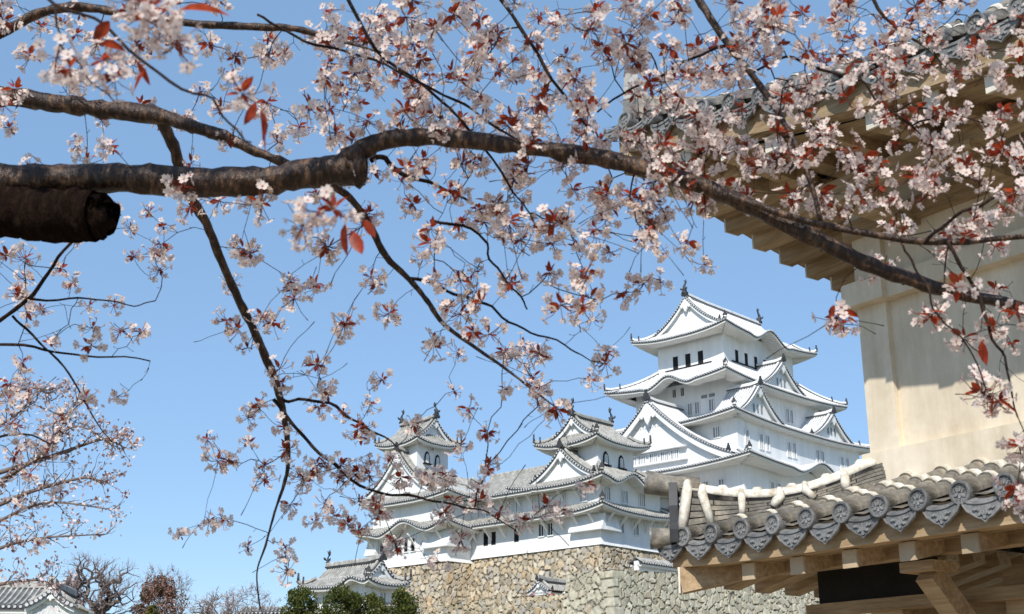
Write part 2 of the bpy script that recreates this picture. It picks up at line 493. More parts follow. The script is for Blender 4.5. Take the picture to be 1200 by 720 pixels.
def shachi(T, p, out, s=1.0):
    """fish-shaped ridge ornament: head down on the ridge, tail up"""
    out = nrm(out); sd_ = np.cross(out, Z_); p = np.asarray(p, float); mb = MB()
    pth = [(-.05, 0), (.02, .28), (.12, .55), (.10, .85), (-.05, 1.12), (-.22, 1.35), (-.30, 1.6)]
    rad = [.24, .27, .23, .17, .12, .08, .03]
    mb.tube([p + out * a * s + Z_ * b * s for a, b in pth], np.array(rad) * s, 8)
    for k in (-1, 1):
        mb.prism([(0, 0), (.16, .5), (-.02, .42), (-.1, .62), (-.2, .3), (-.12, 0)], p + out * -.2 * s + Z_ * 1.22 * s + sd_ * .05 * k * s, nrm(out * .7 + sd_ * k * .6), Z_, sd_, .03 * s)
        mb.prism([(0, 0), (.3, .1), (.34, .35), (.12, .28)], p + out * .1 * s + Z_ * .35 * s + sd_ * .2 * k * s, nrm(sd_ * k + out * .3), Z_, out, .04 * s)
    mb.box(p + Z_ * .02, (.7 * s, .5 * s, .3 * s), (out, sd_, Z_))
    return T.part('fish_ornament', mb, [M['tile_dark']], smooth=True)

def wall_box(T, c, h, z0, z1, name='wall', mat='plaster', flare=0.0):
    mb = MB(); x0, x1, y0, y1 = c[0] - h[0], c[0] + h[0], c[1] - h[1], c[1] + h[1]
    zs = [z0, z0 + .55, z1] if flare else [z0, z1]
    ring = [[(x0 - f, y0 - f, z), (x1 + f, y0 - f, z), (x1 + f, y1 + f, z), (x0 - f, y1 + f, z)] for z, f in zip(zs, ([flare, 0, 0] if flare else [0, 0]))]
    vs = [p for r in ring for p in r]; fs = []
    for k in range(len(ring) - 1):
        fs += [(k * 4 + j, k * 4 + (j + 1) % 4, k * 4 + 4 + (j + 1) % 4, k * 4 + 4 + j) for j in range(4)]
    fs += [(3, 2, 1, 0), tuple(len(vs) - 4 + j for j in range(4))]
    mb.add(vs, fs)
    return T.part(name, mb, [M[mat]])

def window(T, face, pos, o, z, w, h, bars=2, dark=True, sill=False, frame=True, parent=None):
    """lattice window on a wall plane: face 'W' (x = o, pos along y) or 'S' (y = o, pos along x)"""
    if face == 'W': c = np.array([o, pos, z]); A, n = -Y_, -X_
    else: c = np.array([pos, o, z]); A, n = X_, -Y_
    mb = MB()
    mb.box(c + n * .005, (w, .03, h), (A, n, Z_), 0)  # flat panel whose dark tone paints in the recess
    for k in range(bars):
        x = -w / 2 + w * (k + 1) / (bars + 1)
        mb.box(c + A * x + n * .05, (min(.13, w * .16), .06, h - .01), (A, n, Z_), 1)
    if frame:
        for sg in (-1, 1):
            mb.box(c + A * sg * (w / 2 + .05) + n * .06, (.1, .12, h + .2), (A, n, Z_), 1)
            mb.box(c + Z_ * sg * (h / 2 + .05) + n * .058, (w - .002, .115, .1), (A, n, Z_), 1)
    if sill: mb.box(c - Z_ * (h / 2 + .14) + n * .1, (w + .5, .24, .08), (A, n, Z_), 0)
    return T.part('window', mb, [M['dark' if dark else 'slit'], M['plaster']], parent)

def arch_window(T, face, pos, o, z, w=.9, h=1.5):
    """bell-shaped window with a dark frame and a sill"""
    if face == 'W': c = np.array([o, pos, z]); A, n = -Y_, -X_
    else: c = np.array([pos, o, z]); A, n = X_, -Y_
    w *= .88; h *= .86
    out = [(-.55, -.5), (-.47, .1), (-.36, .34), (-.14, .47), (0, .54), (.14, .47), (.36, .34), (.47, .1), (.55, -.5)]
    mb = MB()
    mb.prism([(a * w, b * h) for a, b in out], c + n * .004, A, Z_, n, .07, 0)
    mb.prism([(a * w * .72, b * h * .78 - .06 * h) for a, b in out], c + n * .08, A, Z_, n, .02, 1)
    for x in (-.2, 0, .2): mb.box(c + A * x * w + n * .11 - Z_ * .1 * h, (.09, .03, h * (.7 if x else .84)), (A, n, Z_), 2)
    mb.box(c - Z_ * (h * .5 + .06) + n * .12, (w * 1.5, .26, .12), (A, n, Z_), 0)
    return T.part('window', mb, [M['dark'], M['slit'], M['plaster']])

def bracket_mesh():
    mb = MB()
    mb.beam((0, 0, -1.25), (0, 1.15, -.12), .16, .2, (1, 0, 0))
    mb.box((0, .02, -.75), (.18, .08, 1.2))
    return mb.mesh('bracket', [M['soffit']])
BRACKET = bracket_mesh()
def brackets(T, roof, face, o, z, p0, p1, step=1.9, s=1.0):
    k = max(2, int(round(abs(p1 - p0) / step)))
    for i in range(k + 1):
        p = p0 + (p1 - p0) * i / k
        loc, rz = ((o, p, z), pi / 2) if face == 'W' else ((p, o, z), pi)
        b = T.inst('bracket', BRACKET, loc, rz, roof, scale=(s, s, s))

def irimoya(T, c, e, g, z0, zg, zap, lift, ov, tile, axis, kara=None, over=.5, pend=.9, shs=1.0, hips='SW SE NW NE', fish=(1, 1), lattice=False):
    """hip-and-gable top roof with the ridge along 'x' or 'y'"""
    r = skirt(T, c, e, g, z0, zg, lift, ov, tile, kara, hips=hips, curve=.35)
    H = zap - zg + .12
    if axis == 'x':
        n = -X_; P = (c[0] - g[0], c[1]); Wd = g[1] + .05; ln = 2 * g[0]
    else:
        n = -Y_; P = (c[0], c[1] - g[1]); Wd = g[0] + .05; ln = 2 * g[1]
    gable(T, P, n, Wd, zap, H, ln + over, tile, over=over, pend=pend, back_gable=True, wall_drop=.3, lattice=lattice)
    for sg, on in ((1, fish[0]), (-1, fish[1])):
        if on:
            base = np.array([P[0], P[1], 0]) + (n * (over - .15) if sg > 0 else -n * (ln + over - .15))
            shachi(T, base + Z_ * (zap + .45), n * sg, shs)
    return r
# ------------------------------------------------------------------ terrain
CF = Frame((24.304, 141.011, 0), radians(46.4))        # castle frame: x east along the south walls, y north along the west walls

def ground_z(x, y):
    d = np.hypot(x, y)
    return np.clip((d - 22) / 80, 0, 1) ** 1.1 * 7.5 * np.clip(1.5 - np.abs(x + 5) / 160, 0, 1) * np.clip((y + 40) / 60, 0, 1)
def ground_sheet():
    n = 90
    u = np.linspace(-1, 1, n); g = np.sign(u) * (np.abs(u) ** 3.2) * 3000 + u * 60
    X, Y = np.meshgrid(g, g + 0, indexing='ij')
    Zg = ground_z(X, Y)
    mb = MB(); mb.grid(np.stack([X, Y, Zg], 2))
    o = single('ground', None, None, mb, [M['ground'], M['turf']], (0, 0, 0), kind='structure')
    far = [np.hypot(*p.center[:2]) > 34 for p in o.data.polygons]
    o.data.polygons.foreach_set('material_index', np.array(far, dtype=np.int32))
ground_sheet()
# the castle hill inside the stone walls
def hill():
    mb = MB(); n = 40
    xs = np.linspace(-60, 60, n); ys = np.linspace(-30, 90, n)
    X, Y = np.meshgrid(xs, ys, indexing='ij')
    edge = np.minimum(np.minimum(X + 38, Y + 10), np.minimum(60 - X, 90 - Y)) / 12
    Zg = 3 + 8.3 * np.clip(edge, 0, 1) + 3.5 * np.clip((np.minimum(X + 24, Y - 1)) / 8, 0, 1)
    mb.grid(np.stack([X, Y, Zg], 2)); single('hill', None, None, mb, [M['turf']], (0, 0, 0), CF, smooth=True, kind='structure')
hill()

# ------------------------------------------------------------------ main keep
cK = (7.35, 4.7)
K = Thing('castle_keep', 'tall white main keep with five tiers of plastered roofs, towering above the smaller turrets', 'castle keep', (7.35, 4.7, 14.0), CF)
TW = 'tile_white'
wall_box(K, cK, (14.4, 11.2), 14.0, 23.4)
skirt(K, cK, (16.9, 13.8), (13.6, 10.5), 22.6, 24.0, .5, 2.4, TW, sides='SW', hips='SW')
wall_box(K, cK, (13.6, 10.5), 23.0, 28.4)
skirt(K, cK, (16.0, 13.0), (13.0, 9.6), 27.75, 29.3, .65, 2.4, TW, {'S': (14.6, 4.4, 1.35)}, hips='SW SE NW')
wall_box(K, cK, (13.0, 9.6), 28.0, 33.6)
skirt(K, cK, (15.0, 10.75), (9.2, 6.8), 32.95, 34.85, .65, 2.0, TW, hips='SW SE NW')
wall_box(K, cK, (9.2, 6.8), 33.0, 38.9)
skirt(K, cK, (13.0, 8.6), (7.4, 4.7), 38.15, 41.3, .65, 1.8, TW, {'W': (13.3 - 4.1, 2.7, 1.0)}, hips='SW SE NW')
wall_box(K, cK, (7.4, 4.7), 39.0, 45.2)
irimoya(K, cK, (9.9, 6.8), (7.5, 4.7), 44.65, 46.1, 49.85, .65, 2.1, TW, 'x', {'S': (9.6, 3.2, 1.3)}, over=.55, pend=1.3, shs=1.0, hips='SW SE NW', fish=(1, 1))
# dormer gables
gable(K, (6.75, -3.05), -Y_, 4.6, 41.75, 3.3, 3.6, TW, pend=.9, barge=.4)
gable(K, (-1.9, -5.2), -Y_, 4.5, 36.95, 3.7, 3.8, TW, pend=.9, barge=.42)
gable(K, (13.6, -5.2), -Y_, 4.7, 36.4, 3.2, 3.8, TW, pend=.9, barge=.42)
gB = gable(K, (-7.7, 4.9), -X_, 10.9, 35.85, 7.3, 6.2, TW, over=.8, pend=1.9, barge=.75, oniS=1.3, wall_drop=.6)
gable(K, (22.4, 4.7), X_, 10.4, 35.6, 7.0, 6.0, TW, over=.8, pend=1.7, barge=.7, wall_drop=.6)
# inner recess step of the big west gable
mb = MB()
mb.box((-8.0, 4.9, 30.15), (.6, 9.6, .12)); mb.box((-7.95, 4.9, 28.75), (.5, 9.6, .12))
K.part('gable_moulding', mb, [M['plaster']], gB)
for y in (7.6, 6.3, 4.7, 3.2, 1.8):
    window(K, 'W', y, -7.74, 29.45, .95, .95, 3, dark=False, parent=gB)
# top storey windows: openings painted black between white shutters
for y in (6.85, 5.05, 3.25): window(K, 'W', y, -.05, 42.25, .72, 1.5, 0, frame=False, sill=False)
for x in (2.55, 4.5, 6.5, 8.5): window(K, 'S', x, 0, 42.3, .62, 1.4, 0, frame=False)
mb = MB(); mb.box((-.1, 5.0, 41.42), (.2, 6.6, .1)); mb.box((5.6, -.06, 41.5), (8.4, .2, .1)); K.part('window_sill', mb, [M['dark']])
for y in (3.75, 2.75, .8): window(K, 'W', y, -1.85, 35.8, .55, 1.3, 1, dark=False)
for y in (1.75, .7): window(K, 'W', y, -1.85, 36.95, .8, .38, 0, dark=False, frame=False)
for y in (5.9, 4.75): window(K, 'W', y, -1.85, 38.0, .4, .9, 1, dark=True, frame=False)
for x in (4.2, 5.2, 9.2, 10.0): window(K, 'S', x, -2.1, 36.0, .6, 1.6, 1, dark=False)
for x in (-3.9, -1.2, .1, 4.4, 5.5, 10.5, 11.6, 16, 17.2): window(K, 'S', x, -4.9, 30.9, .6, 1.6, 1, dark=False)
window(K, 'W', -2.3, -5.65, 31.6, .8, 1.1, 2, dark=False)
for x in (-1.0, .3, 5, 6.2): window(K, 'S', x, -5.8, 25.6, .6, 1.5, 1, dark=False)
for y in (-3, -1): window(K, 'W', y, -6.25, 25.6, .6, 1.4, 1, dark=False)
for x0 in (-1.9, 13.6, 6.75):
    zc, yy = (38.85, -3.05) if x0 == 6.75 else (33.9, -5.2)
    for dx in (-.75, 0, .75): window(K, 'S', x0 + dx, yy - .03, zc + .45, .28, .9, 0, dark=False, frame=False)

# ------------------------------------------------------------------ west turret (three storeys, grey roofs)
TG = 'tile_grey'
N_ = Thing('small_keep', 'white three-storey turret with grey roofs on the stone corner nearest the main keep', 'castle turret', (-20.9, 2.35, 17.6), CF, 'white turrets with grey roofs')
cN1 = (-20.88, 2.35); hN1 = (4.68, 4.67)
wall_box(N_, cN1, hN1, 17.7, 24.4, flare=.18)
def open_skirt(T, spec, tile, z0, z1, ov, curve=.3):
    """roof sides that meet neighbours: spec = [(P0, A, N, L, D, i0, i1, l0, l1, kara)]"""
    mt, me = MB(), MB()
    for P0, A, N, L, D, i0, i1, l0, l1, ka in spec:
        roof_side(mt, me, P0, A, N, L, D, z0, z1, i0, i1, l0, l1, ov, ka, curve=curve)
    r = T.part('roof', mt, [M[tile], M[tile + '_pan']])
    T.part('eave', me, [M['tile_dark'], M['tile_disc'], M['soffit']], r)
    return r
def hip_bar(T, r, co, ci, z0, z1, lift, tile, curve=.3, s=.9):
    co = np.array(co, float); ci = np.array(ci, float)
    pth = [(*(co + (ci - co) * t), z0 + (z1 - z0) * (t * (1 - curve) + curve * t * t) + lift * (1 - t) ** 2.4 + .16 + (.16 if t == 0 else 0)) for t in np.linspace(0, 1, 9)]
    mb = MB(); ridge_bar(mb, pth, .3 * s, .36 * s, mt=1)
    d = nrm(np.append(co - ci, 0)); oni(mb, np.array(pth[0]) + Z_ * .08, d, .95 * s, 1)
    T.part('hip_ridge', mb, [M[tile], M['tile_dark']], r)
x0, x1, y0, yj = -25.56, -16.2, -2.32, 7.02
OV = 1.55
r1 = open_skirt(N_, [((x0 - OV, yj), -Y_, X_, yj - y0 + OV, OV, 0, OV, 0, .55, None), ((x0 - OV, y0 - OV), X_, Y_, x1 - x0 + 2 * OV, OV, OV, OV, .55, .5, None), ((x1 + OV, y0 - OV), Y_, -X_, 6, OV, OV, 0, .5, 0, None)], TG, 20.95, 21.75, OV)
hip_bar(N_, r1, (x0 - OV, y0 - OV), (x0, y0), 20.95, 21.75, .55, TG); hip_bar(N_, r1, (x1 + OV, y0 - OV), (x1, y0), 20.95, 21.75, .5, TG)
brackets(N_, r1, 'W', x0, 20.75, 6.4, y0 + .6, 1.9); brackets(N_, r1, 'S', y0, 20.75, x0 + .6, x1 - .5, 1.9)
r2 = skirt(N_, cN1, (hN1[0] + 1.6, hN1[1] + 1.6), (2.85, 3.0), 23.65, 25.75, .6, 1.6, TG, {'S': (5.0, 2.6, 1.05)}, sides='SEW', hips='SW SE')
brackets(N_, r2, 'W', x0, 23.5, 6.4, y0 + .6, 1.9, .9)
gable(N_, (-25.75, 2.1), -X_, 4.1, 27.35, 2.85, 4.2, TG, over=.5, pend=.9, barge=.34)
cN3 = (-21.0, 2.35)
wall_box(N_, cN3, (2.8, 3.0), 24.6, 28.6)
irimoya(N_, cN3, (4.3, 4.2), (2.75, 2.5), 28.05, 29.2, 31.0, .55, 1.4, TG, 'x', over=.5, pend=.6, shs=.75, hips='SW SE NW')
for y in (6.1, 5.3, 3.9, 2.4): window(N_, 'W', y - .1, x0, 22.55, .75, 1.15, 3, dark=False)
window(N_, 'W', -.3, x0, 22.6, .75, 1.2, 3, dark=False)
for x in (-24.6, -21.9, -19.2): window(N_, 'S', x, y0, 22.6, .85, 1.2, 2, dark=False)
for y, dk in ((5.2, True), (4.0, True), (.55, True)): window(N_, 'W', y, x0, 19.75, .6, 1.15, 1)
for x in (-22.6, -20.3): window(N_, 'S', x, y0, 19.7, .7, 1.2, 2)
window(N_, 'W', 3.1, cN3[0] - 2.8, 27.2, .75, .95, 2, dark=False)
arch_window(N_, 'S', -22.6, cN3[1] - 3.0, 26.55, .95, 1.5); arch_window(N_, 'S', -20.2, cN3[1] - 3.0, 26.5, .95, 1.5)
# stone-dropping bays
def bay(T, face, p0, p1, o, z0, z1, out=.75):
    mb = MB()
    if face == 'W': A, n, P = -Y_, -X_, lambda p: np.array([o, p, 0])
    else: A, n, P = X_, -Y_, lambda p: np.array([p, o, 0])
    a, b = P(p0), P(p1)
    sec = [(0, z1), (.12, z1), (out * .8, z0 + .35), (out, z0 + .30), (out, z0), (0, z0)]
    vs = [q + n * d + Z_ * zz for q in (a, b) for d, zz in sec]; k = len(sec)
    mb.add(vs, [tuple(range(k)), tuple(range(2 * k - 1, k - 1, -1))] + [(i, k + i, k + (i + 1) % k, (i + 1) % k) for i in range(k)])
    return T.part('stone_drop_bay', mb, [M['plaster']])
bay(N_, 'W', 1.2, y0 - .62, x0, 19.05, 20.6, .65); bay(N_, 'S', x0 + .002, -23.3, y0, 19.05, 20.6, .65); bay(N_, 'S', -17.6, -16.2, y0, 18.8, 20.5, .6)

# ------------------------------------------------------------------ corridor between the two turrets
C_ = Thing('corridor_building', 'long two-storey white corridor under a grey ridge roof, joining the two turrets', 'castle corridor', (-21.8, 11, 17.6), CF)
wall_box(C_, (-21.6, 11.02), (3.96, 3.98), 17.7, 24.4, flare=.18)
rc = open_skirt(C_, [((x0 - OV, 15.0), -Y_, X_, 15.0 - yj - .01, OV, 0, 0, 0, 0, None)], TG, 20.95, 21.75, OV)
brackets(C_, rc, 'W', x0, 20.75, 14.2, 8.0, 1.9)
rc2 = open_skirt(C_, [((x0 - 1.6, 16.5), -Y_, X_, 16.5 - 5.2, 6.1, 0, 0, 0, 0, None), ((-15.0, 5.2), Y_, -X_, 11.3, 6.1, 0, 0, 0, 0, None)], TG, 23.66, 26.85, 1.6, curve=.2)
brackets(C_, rc2, 'W', x0, 23.5, 14.2, 8.0, 1.9, .9)
mb = MB(); ridge_bar(mb, [(-21.06, 16.6, 27.0), (-21.06, 5.0, 27.0)], .4, .5); C_.part('ridge', mb, [M[TG]])
for y in (13.6, 12.4, 9.2, 8.2): window(C_, 'W', y, x0, 22.5, .75, 1.15, 3, dark=False)
for y in (12.9, 11.8, 8.6): window(C_, 'W', y, x0, 19.6, .62, 1.3, 0, frame=False)

# ------------------------------------------------------------------ left (north-west) turret
I_ = Thing('small_keep', 'three-storey white turret half behind the blossom, at the left end of the corridor', 'castle turret', (-24.4, 20.9, 17.2), CF, 'white turrets with grey roofs')
cI = (-24.4, 20.85); hI = (4.54, 5.83)
wall_box(I_, cI, hI, 17.3, 25.0, flare=.18)
ri = skirt(I_, cI, (hI[0] + 1.6, hI[1] + 1.6), (hI[0], hI[1]), 20.7, 21.6, .7, 1.6, TG, {'W': (8.0, 3.6, 1.15)}, sides='SNW', hips='SW NW')
brackets(I_, ri, 'W', -28.94, 20.5, 26.2, 15.6, 2.0); brackets(I_, ri, 'S', 15.02, 20.5, -28.4, -26.2, 1.6)
rj = skirt(I_, cI, (hI[0] + 1.2, hI[1] + 1.2), (2.2, 2.3), 23.95, 26.9, .5, 1.2, TG, sides='SNWE', hips='SW NW SE')
gable(I_, (-28.7, 22.9), -X_, 4.9, 29.6, 4.2, 4.5, TG, over=.5, pend=1.2, barge=.45)
cI3 = (-25.3, 23.8)
wall_box(I_, cI3, (2.3, 2.4), 24.5, 31.2)
irimoya(I_, cI3, (3.35, 3.5), (2.1, 2.5), 30.65, 31.7, 33.5, .5, 1.1, TG, 'y', over=.45, pend=.6, shs=.75, hips='SW SE NW')
arch_window(I_, 'S', -26.15, 21.4, 29.15, .85, 1.5); arch_window(I_, 'S', -24.6, 21.4, 29.0, .85, 1.5); arch_window(I_, 'W', 23.4, -27.6, 29.2, .85, 1.5)
window(I_, 'S', -25.5, 21.4, 30.15, .5, .5, 2, dark=False)
for y in (21.2, 20.1): window(I_, 'W', y, -28.94, 19.4, .6, 1.3, 0)
window(I_, 'W', 25.0, -28.94, 19.1, .6, 1.2, 0)
bay(I_, 'W', 18.3, 14.4, -28.94, 18.75, 20.3, .62); bay(I_, 'S', -28.938, -26.2, 15.02, 18.75, 20.3, .62); bay(I_, 'W', 27.3, 25.6, -28.94, 18.75, 20.3, .62)

# ------------------------------------------------------------------ corridor from the west turret to the keep
L_ = Thing('corridor_building', 'low white link building with small gables, between the west turret and the main keep', 'castle corridor', (-11, 2.5, 17.6), CF)
wall_box(L_, (-11.6, 3.2), (4.5, 4.0), 17.0, 25.6)
rl = open_skirt(L_, [((-17.0, -2.2), X_, Y_, 10.0, 5.2, 0, 0, 0, 0, None), ((-7.0, 8.4), -X_, -Y_, 10.0, 5.2, 0, 0, 0, 0, None)], TG, 24.0, 26.7, 1.4)
mb = MB(); ridge_bar(mb, [(-17.0, 3.1, 26.8), (-6.6, 3.1, 26.8)], .4, .5); oni(mb, (-17.1, 3.1, 27.0), -X_, 1.1, 1); L_.part('ridge', mb, [M[TG], M['tile_dark']])
gable(L_, (-11.0, -2.0), -Y_, 3.2, 23.9, 1.9, 2.0, TW, over=.5, pend=.5, barge=.35)
rl2 = open_skirt(L_, [((-15.0, -3.4), X_, Y_, 9.0, 2.6, 0, 0, .2, .2, None)], TG, 21.7, 22.6, 1.4)
wall_box(L_, (-10.6, -.9), (4.0, 1.1), 17.0, 22.2)
# ------------------------------------------------------------------ dry-stone castle walls
def stone_mat(name, cols, rough=.9):
    m, t, b = new_mat(name, rough, .2)
    a = t.nodes.new('ShaderNodeAttribute'); a.attribute_name = 'stone'
    sp = t.nodes.new('ShaderNodeSeparateColor'); t.links.new(a.outputs['Color'], sp.inputs[0])
    r = t.nodes.new('ShaderNodeValToRGB'); e = r.color_ramp.elements; r.color_ramp.interpolation = 'LINEAR'
    while len(e) < len(cols): e.new(.5)
    for k, c in enumerate(cols): e[k].position = k / (len(cols) - 1); e[k].color = (*c, 1)
    t.links.new(sp.outputs[0], r.inputs[0])
    tc = t.nodes.new('ShaderNodeTexCoord'); n = t.nodes.new('ShaderNodeTexNoise'); n.inputs['Scale'].default_value = 2.6; n.inputs['Detail'].default_value = 9
    t.links.new(tc.outputs['Object'], n.inputs['Vector'])
    mp = t.nodes.new('ShaderNodeMapRange'); mp.inputs[1].default_value = .25; mp.inputs[2].default_value = .75; mp.inputs[3].default_value = .62; mp.inputs[4].default_value = 1.22
    t.links.new(n.outputs['Fac'], mp.inputs[0])
    mu = t.nodes.new('ShaderNodeVectorMath'); mu.operation = 'SCALE'; t.links.new(r.outputs[0], mu.inputs[0]); t.links.new(mp.outputs[0], mu.inputs['Scale'])
    # earth and lichen in the joints, plus their dark voids put into the colour
    mx = t.nodes.new('ShaderNodeMix'); mx.data_type = 'RGBA'; mx.inputs['B'].default_value = (.06, .05, .04, 1)
    t.links.new(mu.outputs[0], mx.inputs['A']); t.links.new(sp.outputs[1], mx.inputs['Factor'])
    t.links.new(mx.outputs['Result'], b.inputs['Base Color'])
    return m
M['stone_tan'] = stone_mat('tan_stone', [(.30, .26, .20), (.45, .36, .24), (.51, .43, .31), (.36, .33, .28), (.57, .50, .38), (.47, .34, .20)])
M['stone_pale'] = stone_mat('pale_stone', [(.34, .31, .24), (.48, .44, .33), (.42, .39, .31), (.54, .50, .39), (.40, .34, .25)])
M['stone_rough'] = stone_mat('rough_stone', [(.26, .22, .16), (.42, .34, .22), (.50, .43, .31), (.33, .31, .27), (.55, .48, .36), (.38, .28, .16)])

def voro(U, V, cell, aspect, jit, seed, rows=False):
    """nearest and second nearest seed distances of a jittered grid (stones about cell wide)"""
    r = np.random.default_rng(seed)
    nu = int(U.max() / (cell * aspect)) + 4; nv = int(V.max() / cell) + 4
    ju = r.uniform(-jit, jit, (nu + 4, nv + 4)); jv = r.uniform(-jit, jit, (nu + 4, nv + 4)); ids = r.uniform(0, 1, (nu + 4, nv + 4))
    tl = r.normal(size=(nu + 4, nv + 4, 2)); big = r.uniform(0, 1, (nu + 4, nv + 4)) ** 1.6 * .85
    u = U / (cell * aspect); v = V / cell
    iu = np.floor(u).astype(int); iv = np.floor(v).astype(int)
    f1 = np.full(U.shape, 9.0); f2 = np.full(U.shape, 9.0); cid = np.zeros(U.shape); tx = np.zeros(U.shape + (2,)); du = np.zeros(U.shape); dv = np.zeros(U.shape)
    for a in range(-2, 3):
        for b in range(-2, 3):
            ii = np.clip(iu + a + 2, 0, nu + 3); jj = np.clip(iv + b + 2, 0, nv + 3)
            off = .5 * ((iv + b) % 2)
            cu = iu + a + .5 + off * .8 + ju[ii, jj]; cv = iv + b + .5 + jv[ii, jj]
            ex = np.abs(u - cu) * aspect; ey = np.abs(v - cv)
            d = (ex ** 2.4 + ey ** 2.4) ** (1 / 2.4) - big[ii, jj] * .5
            n1 = d < f1
            f2 = np.where(n1, f1, np.minimum(f2, d)); f1 = np.where(n1, d, f1)
            cid = np.where(n1, ids[ii, jj], cid); tx = np.where(n1[..., None], tl[ii, jj], tx)
            du = np.where(n1, u - cu, du); dv = np.where(n1, v - cv, dv)
    return f1, f2, cid, tx, du, dv

def stone_wall(name, label, top, zb, batter, mat, seed, cell=.62, aspect=1.35, res=.13, depth=.22, jit=.36, quoin=True, cap=None, cb=.25):
    """top: [(x, y, z)...] in the castle frame, outward = right-hand side of the path"""
    top = np.array(top, float); n = len(top)
    dirs = [nrm((top[i + 1] - top[i])[:2]) for i in range(n - 1)]
    nor = [np.array([d[1], -d[0]]) for d in dirs]
    off = []
    for i in range(n):
        if i == 0: off.append(nor[0])
        elif i == n - 1: off.append(nor[-1])
        else:
            m_ = nrm(nor[i - 1] + nor[i]); off.append(m_ / max(.3, m_ @ nor[i]))
    off = np.array(off)
    V_, F_, C_a = [], [], []
    nb = 0; s0 = 0.0
    for i in range(n - 1):
        L = np.linalg.norm(top[i + 1] - top[i]); nu = max(2, int(L / res)); hmax = max(top[i][2], top[i + 1][2]) - zb
        nv = max(2, int(hmax / res))
        tu = np.linspace(0, 1, nu + 1); tv = np.linspace(0, 1, nv + 1)
        TU, TV = np.meshgrid(tu, tv, indexing='ij')
        zt = top[i][2] + (top[i + 1][2] - top[i][2]) * TU
        Zz = zt + (zb - zt) * TV; h = zt - Zz
        o2 = off[i][None, None] * (1 - TU[..., None]) + off[i + 1][None, None] * TU[..., None]
        bo = batter * h + cb * .01 * h * h
        XY = top[i][:2] + (top[i + 1] - top[i])[:2] * TU[..., None] + o2 * bo[..., None]
        Uc = s0 + TU * L + (rng.uniform() * 0)
        Vc = h + 50 * 0
        wv = .12 * np.sin(Uc * .9 + 1.3 * np.sin(Vc * .7)) + .1 * np.sin(Uc * 2.3 + Vc)
        f1, f2, cid, tx, du, dv = voro(Uc, np.maximum(0, Vc + wv + .3), cell, aspect, jit, seed + i * 17)
        e = np.clip((f2 - f1) / .22, 0, 1)
        if quoin:   # large cut corner stones laid alternately long and short
            for side, dist in ((0, TU * L), (1, (1 - TU) * L)):
                k = i if side == 0 else i + 1
                if 0 < k < n - 1 and np.cross(np.append(dirs[k - 1], 0), np.append(dirs[k], 0))[2] > 0:
                    row = np.floor(h / .78); lng = np.where((row % 2 == 0) ^ (side == 1), 1.35, .8) * (1 + .25 * np.sin(row * 5.3 + k))
                    mk = dist < lng
                    fr = h / .78 - row; qe = np.minimum(np.minimum(fr, 1 - fr) * .78, np.minimum(lng - dist, dist + .1)) / .1
                    qid = np.modf(np.sin(row * 12.9 + 3 * k) * 43.7)[0] % 1.0
                    e = np.where(mk, np.clip(qe, 0, 1), e); cid = np.where(mk, .15 + .7 * np.abs(qid), cid)
                    tx = np.where(mk[..., None], 0, tx)
        prof = np.sqrt(np.clip(e, 0, 1))
        disp = depth * (prof - 1) + depth * .45 * (cid - .5) * prof + depth * .22 * (tx[..., 0] * du + tx[..., 1] * dv) * prof
        fade = np.clip(np.minimum(TU * L, (1 - TU) * L) / .02, 0, 1)
        disp = disp * (.35 + .65 * fade)
        nn = o2 / np.linalg.norm(o2, axis=2, keepdims=True)
        P = np.dstack([XY + nn * disp[..., None], Zz])
        # ragged top course
        P[:, 0, 2] += (cid[:, 0] - .5) * .1
        V_.append(P.reshape(-1, 3)); a, b = P.shape[:2]
        idx = (np.arange(a)[:, None] * b + np.arange(b)[None]) + nb
        F_.append(np.stack([idx[:-1, :-1], idx[1:, :-1], idx[1:, 1:], idx[:-1, 1:]], -1).reshape(-1, 4)[:, ::-1])
        jn = np.clip(1 - e * 1.35, 0, 1) ** 1.2
        C_a.append(np.stack([cid, jn * .9, cid * 0, cid * 0 + 1], -1).reshape(-1, 4)); nb += a * b; s0 += L
    V_ = np.concatenate(V_); F_ = np.concatenate(F_); C_a = np.concatenate(C_a)
    base = np.array([top[0][0], top[0][1], zb])
    fl = F_.tolist()
    # top surface (earth and capping stones) running inwards
    if cap:
        k0 = len(V_); tp = top.copy(); tp[:, 2] -= .05; inn = tp.copy(); inn[:, :2] -= off * cap
        V_ = np.concatenate([V_, tp, inn]); C_a = np.concatenate([C_a, np.tile([.5, .3, 0, 1], (2 * n, 1))])
        fl += [[k0 + i, k0 + i + 1, k0 + n + i + 1, k0 + n + i] for i in range(n - 1)]
    me = fast_mesh(name, V_ - base, fl, np.zeros(len(fl), dtype=np.int32), [M[mat]])
    at_ = me.color_attributes.new('stone', 'FLOAT_COLOR', 'POINT'); at_.data.foreach_set('color', C_a.astype(np.float32).ravel())
    o = bpy.data.objects.new(name, me); COL.objects.link(o); o.location = CF.w(base); o.rotation_euler = (0, 0, CF.a)
    o['label'] = label; o['category'] = 'stone wall'; o['group'] = 'dry-stone castle walls'
    return o

